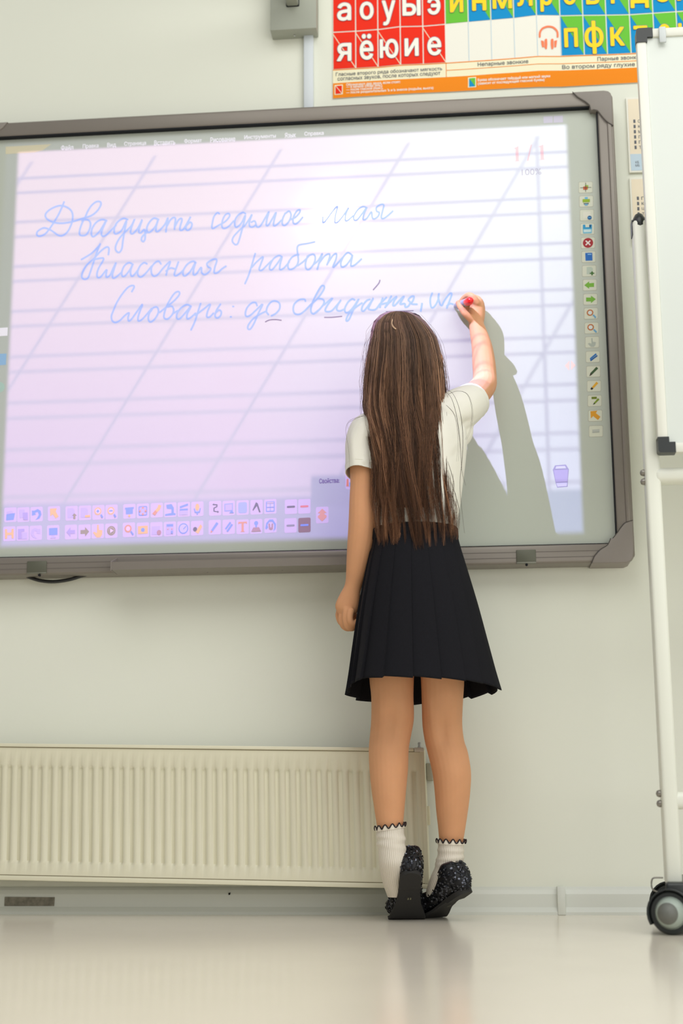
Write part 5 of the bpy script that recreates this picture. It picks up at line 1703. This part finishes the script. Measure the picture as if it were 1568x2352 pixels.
def shoe(ball, yaw, roll, alpha, name_label, size_print=True):
    LEN, XB, R = 0.214, 0.162, 0.03
    al = math.radians(alpha)

    def halfw(x):
        t = min(1.0, max(0.0, x / LEN))
        pts = [(0, .0205), (0.16, .0212), (0.34, .0215), (0.5, .0255), (0.64, .0345), (0.76, .0385), (0.86, .0365), (1.0, .034)]
        w = np.interp(t, [q[0] for q in pts], [q[1] for q in pts])
        if t < 0.11:
            w *= math.sqrt(max(0.0, 1 - (1 - t / 0.11) ** 2))
        if t > 0.84:
            w *= math.sqrt(max(0.0, 1 - ((t - 0.84) / 0.16) ** 2))
        return float(w)

    def bend(x, y, z):
        s = XB - x
        La = al * R
        if s <= 0:
            px_, pz = x, z
        elif s < La:
            th = s / R
            px_ = XB - R * math.sin(th) + z * math.sin(th)
            pz = R - R * math.cos(th) + z * math.cos(th)
        else:
            e = s - La
            px_ = XB - R * math.sin(al) - e * math.cos(al) + z * math.sin(al)
            pz = R - R * math.cos(al) + e * math.sin(al) + z * math.cos(al)
        return px_ - XB, y, pz
    ya, ro = math.radians(yaw), math.radians(roll)

    def W(x, y, z):
        # heel half rolls about the foot axis before the bend is turned to the heading
        k = min(1.0, max(0.0, (XB + 0.01 - x) / 0.07))
        rr = ro * k * k * (3 - 2 * k)
        y2 = y * math.cos(rr) - z * math.sin(rr)
        z2 = y * math.sin(rr) + z * math.cos(rr)
        bx, by, bz = bend(x, y2, z2)
        # forward is +y (to the wall); lateral y(left) is -x
        fx = by * -1.0
        fy = bx
        return Vector((ball.x + fx * math.cos(ya) + fy * math.sin(ya), ball.y - fx * math.sin(ya) + fy * math.cos(ya), bz + 0.0005))
    # sole
    nx = 40
    V, Fc = [], []
    for i in range(nx + 1):
        x = LEN * (0.5 - 0.5 * math.cos(math.pi * i / nx))
        h = max(halfw(x), 0.0004)
        th = 0.010 if x < 0.055 else 0.0035
        for y, z in ((-h, 0.0), (-h * 0.5, 0.0), (h * 0.5, 0.0), (h, 0.0), (h + 0.001, th), (-h - 0.001, th)):
            zz = z
            if x >= 0.055 and x < XB and z == 0:
                zz = 0.0035 * 1.0 if x < 0.085 else 0.0035 * max(0, (XB - x) / (XB - 0.085)) * 0.8
            if z > 0:
                zz = 0.010 + (-0.0045) * min(1, max(0, (x - 0.05) / 0.07))
            V.append(W(x, y, zz))
    for i in range(nx):
        for k in range(6):
            k2 = (k + 1) % 6
            Fc.append((i * 6 + k, i * 6 + k2, (i + 1) * 6 + k2, (i + 1) * 6 + k))
    Fc.append(tuple(range(6))[::-1])
    Fc.append(tuple(range(nx * 6, nx * 6 + 6)))
    # upper: U-shaped sections, closed over the toes
    U, UF, uv = [], [], []
    na = 22
    for i in range(nx + 1):
        x = LEN * (0.5 - 0.5 * math.cos(math.pi * i / nx))
        t = x / LEN
        h = (max(halfw(x), 0.0004) + 0.0045 + 0.0045 * max(0.0, 1 - t / 0.5)) if 0 < i < nx else 0.0
        H = 0.068 - 0.034 * min(1, t / 0.40) if t < 0.40 else 0.034 + 0.006 * math.sin((t - 0.40) / 0.60 * math.pi)
        if t < 0.06:
            H = H * (0.90 + 0.10 * t / 0.06)
        if t > 0.9:
            H *= max(0.25, 1 - (t - 0.9) * 7)
        close = max(0.0, min(1.0, (t - 0.60) / 0.07))
        amax = math.radians(118 + 62 * close)
        heel = max(0.0, 1 - t / 0.08)
        for k in range(na + 1):
            a = -amax + 2 * amax * k / na
            ca, sa = math.cos(a), math.sin(a)
            y = h * math.copysign(abs(sa) ** 0.7, sa)
            z = 0.006 + (H if close > 0.5 else H * 1.0) * (0.5 - 0.5 * ca) * (1.0 if close > 0.5 else 1.0 / (0.5 - 0.5 * math.cos(amax)))
            xx = x - 0.009 * heel * math.sin(math.pi * min(1, z / 0.06)) * (1 if t < 0.08 else 0)
            U.append(W(xx, y, z))
    for i in range(nx):
        for k in range(na):
            a = i * (na + 1) + k
            UF.append((a, a + 1, a + na + 2, a + na + 1))
    up = mesh_obj('shoe', U, UF, M_shoe, girl, smooth=True)
    s = up.modifiers.new('thick', 'SOLIDIFY')
    s.thickness = 0.002
    so_ = mesh_obj('sole', V, Fc, M_sole, up, smooth=True, angle=35)
    # rim piping
    left = [U[i * (na + 1)] for i in range(2, nx + 1) if LEN * (0.5 - 0.5 * math.cos(math.pi * i / nx)) / LEN < 0.63]
    right = [U[i * (na + 1) + na] for i in range(2, nx + 1) if LEN * (0.5 - 0.5 * math.cos(math.pi * i / nx)) / LEN < 0.63]
    tube('rim_piping', left[::-1] + right, 0.0016, mat('shoe_piping', (52, 34, 34), 0.6), up, 6)
    # sequins scattered over the upper
    SVs, SFs = [], []
    tri = []
    for q in UF:
        a, b_, c = U[q[0]], U[q[1]], U[q[2]]
        d = U[q[3]]
        n = (b_ - a).cross(c - a)
        tri.append((n.length, a, b_, c, d, n))
    tot = sum(x[0] for x in tri)
    cum = np.cumsum([x[0] for x in tri]) / tot
    ctr = sum(U, Vector()) / len(U)
    for _ in range(1500):
        j = int(np.searchsorted(cum, random.random()))
        _, a, b_, c, d, n = tri[min(j, len(tri) - 1)]
        if n.length < 1e-12:
            continue
        u, v = random.random(), random.random()
        q = a.lerp(b_, u).lerp(d.lerp(c, u), v)
        n = n.normalized()
        if n.dot(q - ctr) < 0:
            n = -n
        n = (n + Vector((random.gauss(0, .38), random.gauss(0, .38), random.gauss(0, .38)))).normalized()
        q = q + n * random.uniform(0.0006, 0.0022)
        if q.z < 0.003:
            continue
        e1 = n.orthogonal().normalized()
        e2 = n.cross(e1)
        r = random.uniform(0.0016, 0.0026)
        b0 = len(SVs)
        for k in range(6):
            t = math.pi * k / 3
            SVs.append(q + e1 * (r * math.cos(t)) + e2 * (r * math.sin(t)))
        SFs.append(tuple(range(b0, b0 + 6)))
    sq = mesh_obj('sequins', SVs, SFs, M_seq, up)
    sq['kind'] = 'stuff'
    # size number moulded into the sole
    o0, o1 = W(0.082, 0.004, -0.0004), W(0.082, -0.004, -0.0004)
    dn = W(0.087, 0, -0.0004) - W(0.077, 0, -0.0004)
    ex = (o1 - o0).normalized()
    ez = -dn.normalized()
    mp = mat('moulded_number', (150, 146, 110), 0.6)
    nv, nf = [], []
    for g in (-0.0036, 0.0012):
        c0 = (o0 + o1) / 2 + ex * g
        for (x0, z0, x1, z1) in ((0, .0022, .0024, .003), (0, -.0004, .0024, .0004), (0, -.003, .0024, -.0022), (.0018, -.003, .0025, .003)):
            b0 = len(nv)
            off = (W(0.082, 0, -0.0012) - W(0.082, 0, 0.0)).normalized() * 0.0006
            for x, z in ((x0, z0), (x1, z0), (x1, z1), (x0, z1)):
                nv.append(c0 + ex * x + ez * z + off)
            nf.append((b0, b0 + 1, b0 + 2, b0 + 3))
    mesh_obj('size_number', nv, nf, mp, up)
    return up


shoe(Vector((-0.165, -0.150, 0)), -8, -2, 40, 'left')
shoe(Vector((-0.118, -0.106, 0)), -33, -12, 22, 'right')

# ---- hair
def hair():
    M = bpy.data.materials.new('brown_hair')
    M.use_nodes = True
    nt = M.node_tree
    b = nt.nodes['Principled BSDF']
    a1 = nt.nodes.new('ShaderNodeAttribute')
    a1.attribute_name = 'shade'
    rp = nt.nodes.new('ShaderNodeValToRGB')
    e = rp.color_ramp.elements
    e[0].position, e[0].color = 0.0, L3((50, 37, 30))
    e[1].position, e[1].color = 1.0, L3((200, 160, 130))
    m1 = e.new(0.45)
    m1.color = L3((102, 77, 60))
    m2 = e.new(0.75)
    m2.color = L3((142, 109, 86))
    nt.links.new(a1.outputs['Fac'], rp.inputs[0])
    a2 = nt.nodes.new('ShaderNodeAttribute')
    a2.attribute_name = 'along'
    mx = nt.nodes.new('ShaderNodeMix')
    mx.data_type = 'RGBA'
    mx.blend_type = 'MULTIPLY'
    ci = [i for i in mx.inputs if i.type == 'RGBA']
    nt.links.new(a2.outputs['Fac'], mx.inputs[0])
    nt.links.new(rp.outputs[0], ci[0])
    ci[1].default_value = (1.06, 0.86, 0.70, 1)
    nt.links.new([o for o in mx.outputs if o.type == 'RGBA'][0], b.inputs['Base Color'])
    b.inputs['Roughness'].default_value = 0.5
    b.inputs['Specular IOR Level'].default_value = 0.28
    # stations: py, left, right, Y of the back surface, depth of the section
    ST = [(714.5, 916, 944, -0.302, .012), (717, 899, 958, -0.311, .030), (724, 884, 972, -0.322, .054), (738, 867, 985, -0.334, .078), (760, 855, 997, -0.343, .094), (790, 847, 1007, -0.348, .103), (830, 841, 1016, -0.350, .106), (870, 837.5, 1020, -0.349, .104), (905, 836, 1021.5, -0.346, .098), (935, 836, 1024, -0.343, .086), (960, 842, 1025, -0.341, .066),
          (1000, 852, 1026, -0.340, .050), (1050, 859, 1026, -0.340, .046), (1100, 861.5, 1030, -0.340, .046), (1150, 862, 1037, -0.339, .046), (1200, 865, 1045, -0.339, .045), (1235, 868, 1049, -0.340, .044), (1268, 872, 1050, -0.341, .043)]
    ST = np.array(ST, float)
    ys = ST[:, 0]

    def station(py):
        return [np.interp(py, ys, ST[:, k]) for k in range(1, 5)]

    def surf(a, py, inset=0.0, dxp=0.0):
        xl, xr, Yb, D = station(py)
        cx, hw = (xl + xr) / 2, (xr - xl) / 2
        px = cx + (hw - inset * 1050) * math.sin(a) + dxp
        Y = Yb + inset + D * (1 - math.cos(a))
        return P(px, py, Y)
    V, Fc, SH, AL = [], [], [], []

    def add_strand(pts, r, shade, taper=0.12):
        n = len(pts)
        base = len(V)
        for i, p in enumerate(pts):
            t = (pts[min(i + 1, n - 1)] - pts[max(i - 1, 0)])
            t = t.normalized() if t.length > 1e-9 else Vector((0, 0, -1))
            s = t.cross(Vector((0, 1, 0)))
            s = s.normalized() if s.length > 1e-6 else Vector((1, 0, 0))
            w = s.cross(t)
            f = i / (n - 1)
            rr = r * (1 - (1 - taper) * max(0, (f - 0.6) / 0.4))
            for k in range(3):
                an = 2 * math.pi * k / 3 + 0.5
                V.append(p + s * (math.cos(an) * rr) + w * (math.sin(an) * rr))
                SH.append(shade)
                AL.append(max(0.0, (f - 0.35) / 0.65))
        for i in range(n - 1):
            a, b_ = base + 3 * i, base + 3 * i + 3
            for k in range(3):
                k2 = (k + 1) % 3
                Fc.append((a + k, a + k2, b_ + k2, b_ + k))
    NS = 25
    clumps = 190
    for ci_ in range(clumps):
        ac = math.radians(-112 + 224 * (ci_ + random.random()) / clumps)
        layer = random.choice((0.0, 0.0, 0.004, 0.009, 0.015))
        tip = 1268 - 100 * random.random() ** 1.8 - 26 * abs(math.sin(ac)) * random.random()
        if ac > math.radians(40):
            tip -= random.uniform(0, 70) * random.random()
        ph, fr = random.uniform(0, 6.28), random.uniform(0.010, 0.022)
        amp = random.uniform(2.0, 9.0)
        drift = random.gauss(0, 0.16)
        cshade = min(1, max(0, random.gauss(0.48, 0.23)))
        ns = 40 if ac < math.radians(38) else 26
        thin = 1.0 if ac < math.radians(30) else 1.0 + 0.9 * min(1.0, (ac - math.radians(30)) / 0.6)
        for s in range(ns):
            da = random.gauss(0, 0.05)
            sh = min(1, max(0, cshade + random.gauss(0, 0.13)))
            lay = layer + abs(random.gauss(0, 0.003))
            tp = min(1272, tip - abs(random.gauss(0, 16)))
            wob = random.uniform(-2, 2)
            p2, f2, a2_ = random.uniform(0, 6.28), random.uniform(0.025, 0.06), random.uniform(0.3, 1.6)
            pts = []
            r = random.uniform(0.00028, 0.00062)
            for i in range(NS):
                f = i / (NS - 1)
                py = 715 + (tp - 715) * (f ** 1.9)
                g = max(0.0, (py - 960) / 300)
                a = ac + da * max(0.06, 1 - min(1.0, 0.8 * thin * g ** (1.3 / thin))) + drift * g
                # the part: hair leaves the whorl left of the crown
                dxp = amp * math.sin(fr * py + ph) * min(1, max(0, (py - 800) / 200)) + wob * g + a2_ * math.sin(f2 * py + p2) * min(1, max(0, (py - 760) / 120))
                k = max(0.0, 1 - (py - 715) / 60)
                q = surf(a, py, lay * min(1, (py - 712) / 60), dxp - 14 * k)
                pts.append(q)
            add_strand(pts, r, sh)
    # fly-aways
    fly = [[(1022, 893), (1040, 905), (1054, 940), (1061, 990), (1060, 1050), (1054, 1110), (1058, 1170), (1064, 1225)],
           [(1020, 898), (1036, 915), (1048, 960), (1055, 1020), (1058, 1080), (1066, 1115)],
           [(1030, 905), (1050, 898), (1072, 906), (1082, 940), (1078, 985), (1066, 1010)],
           [(1024, 930), (1045, 955), (1054, 1010), (1052, 1060)],
           [(845, 955), (822, 958), (800, 968), (793, 990), (799, 1030), (802, 1080)],
           [(843, 950), (815, 962), (796, 972), (794, 985)],
           [(858, 985), (842, 1005), (850, 1050), (858, 1100)], [(1028, 1060), (1042, 1110), (1038, 1150), (1050, 1200)], [(1028, 1090), (1044, 1130), (1056, 1180), (1052, 1215)]]
    for f in fly:
        c = catmull(f, 4)
        for rep in range(2 if f[0][0] > 1000 else 1):
            o = random.uniform(-4, 4)
            add_strand([P(p[0] + o * i / len(c) * 1.5, p[1], -0.318 - 0.012 * math.sin(3.1 * i / len(c))) for i, p in enumerate(c)], 0.0003, random.uniform(0.0, 0.3), 0.4)
    for _ in range(150):
        a = random.choice((-1, 1)) * math.radians(random.uniform(60, 100))
        y0 = random.uniform(720, 1150)
        ln = min(random.uniform(60, 200), 1240 - y0)
        bow = random.uniform(4, 14) * (1 if a > 0 else -1)
        pts = []
        for i in range(9):
            f = i / 8
            pts.append(surf(a, min(y0 + ln * f, 1262), 0, bow * math.sin(math.pi * f) + random.uniform(-.6, .6)))
        add_strand(pts, 0.00022, random.uniform(0.2, 0.7), 0.5)
    ob = mesh_obj('hair', V, Fc, M, girl, smooth=True)
    for nm, arr in (('shade', SH), ('along', AL)):
        at = ob.data.attributes.new(nm, 'FLOAT', 'POINT')
        at.data.foreach_set('value', arr)
    # dark brown inner mass of hair under the loose strands, down to the shoulder blades
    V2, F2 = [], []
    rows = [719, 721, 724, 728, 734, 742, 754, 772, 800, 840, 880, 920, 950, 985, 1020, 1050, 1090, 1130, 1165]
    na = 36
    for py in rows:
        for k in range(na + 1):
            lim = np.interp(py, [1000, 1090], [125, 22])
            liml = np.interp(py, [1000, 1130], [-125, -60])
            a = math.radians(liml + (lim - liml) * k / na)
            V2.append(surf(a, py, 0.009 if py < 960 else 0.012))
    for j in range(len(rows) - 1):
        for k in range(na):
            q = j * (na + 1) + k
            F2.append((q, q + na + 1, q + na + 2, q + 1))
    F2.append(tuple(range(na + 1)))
    m2 = mesh_obj('hair_underlayer', V2, F2, mat('hair_dark_brown', (52, 38, 30), 0.85, 0.08, noise=0.25, nscale=120), ob, smooth=True)
    sol = m2.modifiers.new('t', 'SOLIDIFY')
    sol.thickness = 0.002
    # pale line of the parting at the whorl
    pl = [(905, 727), (901, 736), (900, 744), (903, 751), (909, 756)]
    pp_ = []
    for x, y in catmull(pl, 4):
        xl, xr, Yb, D = station(y)
        sa = max(-0.98, min(0.98, (x - (xl + xr) / 2) / ((xr - xl) / 2)))
        pp_.append(P(x, y, Yb + D * (1 - math.sqrt(1 - sa * sa)) - 0.0026))
    tube('parting', pp_, [0.0008] + [0.0019] * (len(pp_) - 2) + [0.0008], mat('scalp', (196, 164, 132), 0.6), ob, 6)
    return ob


hair()

# ---- marker pen in the right hand
pen = empty('marker_pen', P(1060, 699, -0.09), 'grey felt marker with glossy red end held against the whiteboard', 'marker')
tip, end = P(1043, 705, BOARD_Y - 0.004), P(1080.5, 690.5, -0.168)
ax = (end - tip)
M_pgrey = mat('pen_grey', (150, 148, 164), 0.35)


def along(t):
    return tip + ax * t


tube('nib', [along(0.0), along(0.06), along(0.10)], [0.0018, 0.003, 0.0042], mat('pen_nib', (40, 70, 160), 0.6), pen, 10)
tube('barrel', [along(0.10), along(0.16), along(0.22), along(0.80)], [0.0055, 0.0075, 0.0086, 0.0086], M_pgrey, pen, 16)
tube('end_cap', [along(0.78), along(0.80), along(0.96), along(1.0)], [0.0086, 0.0092, 0.0092, 0.0070], mat('pen_red', (236, 22, 26), 0.15, 0.6), pen, 18)

flush_texts()
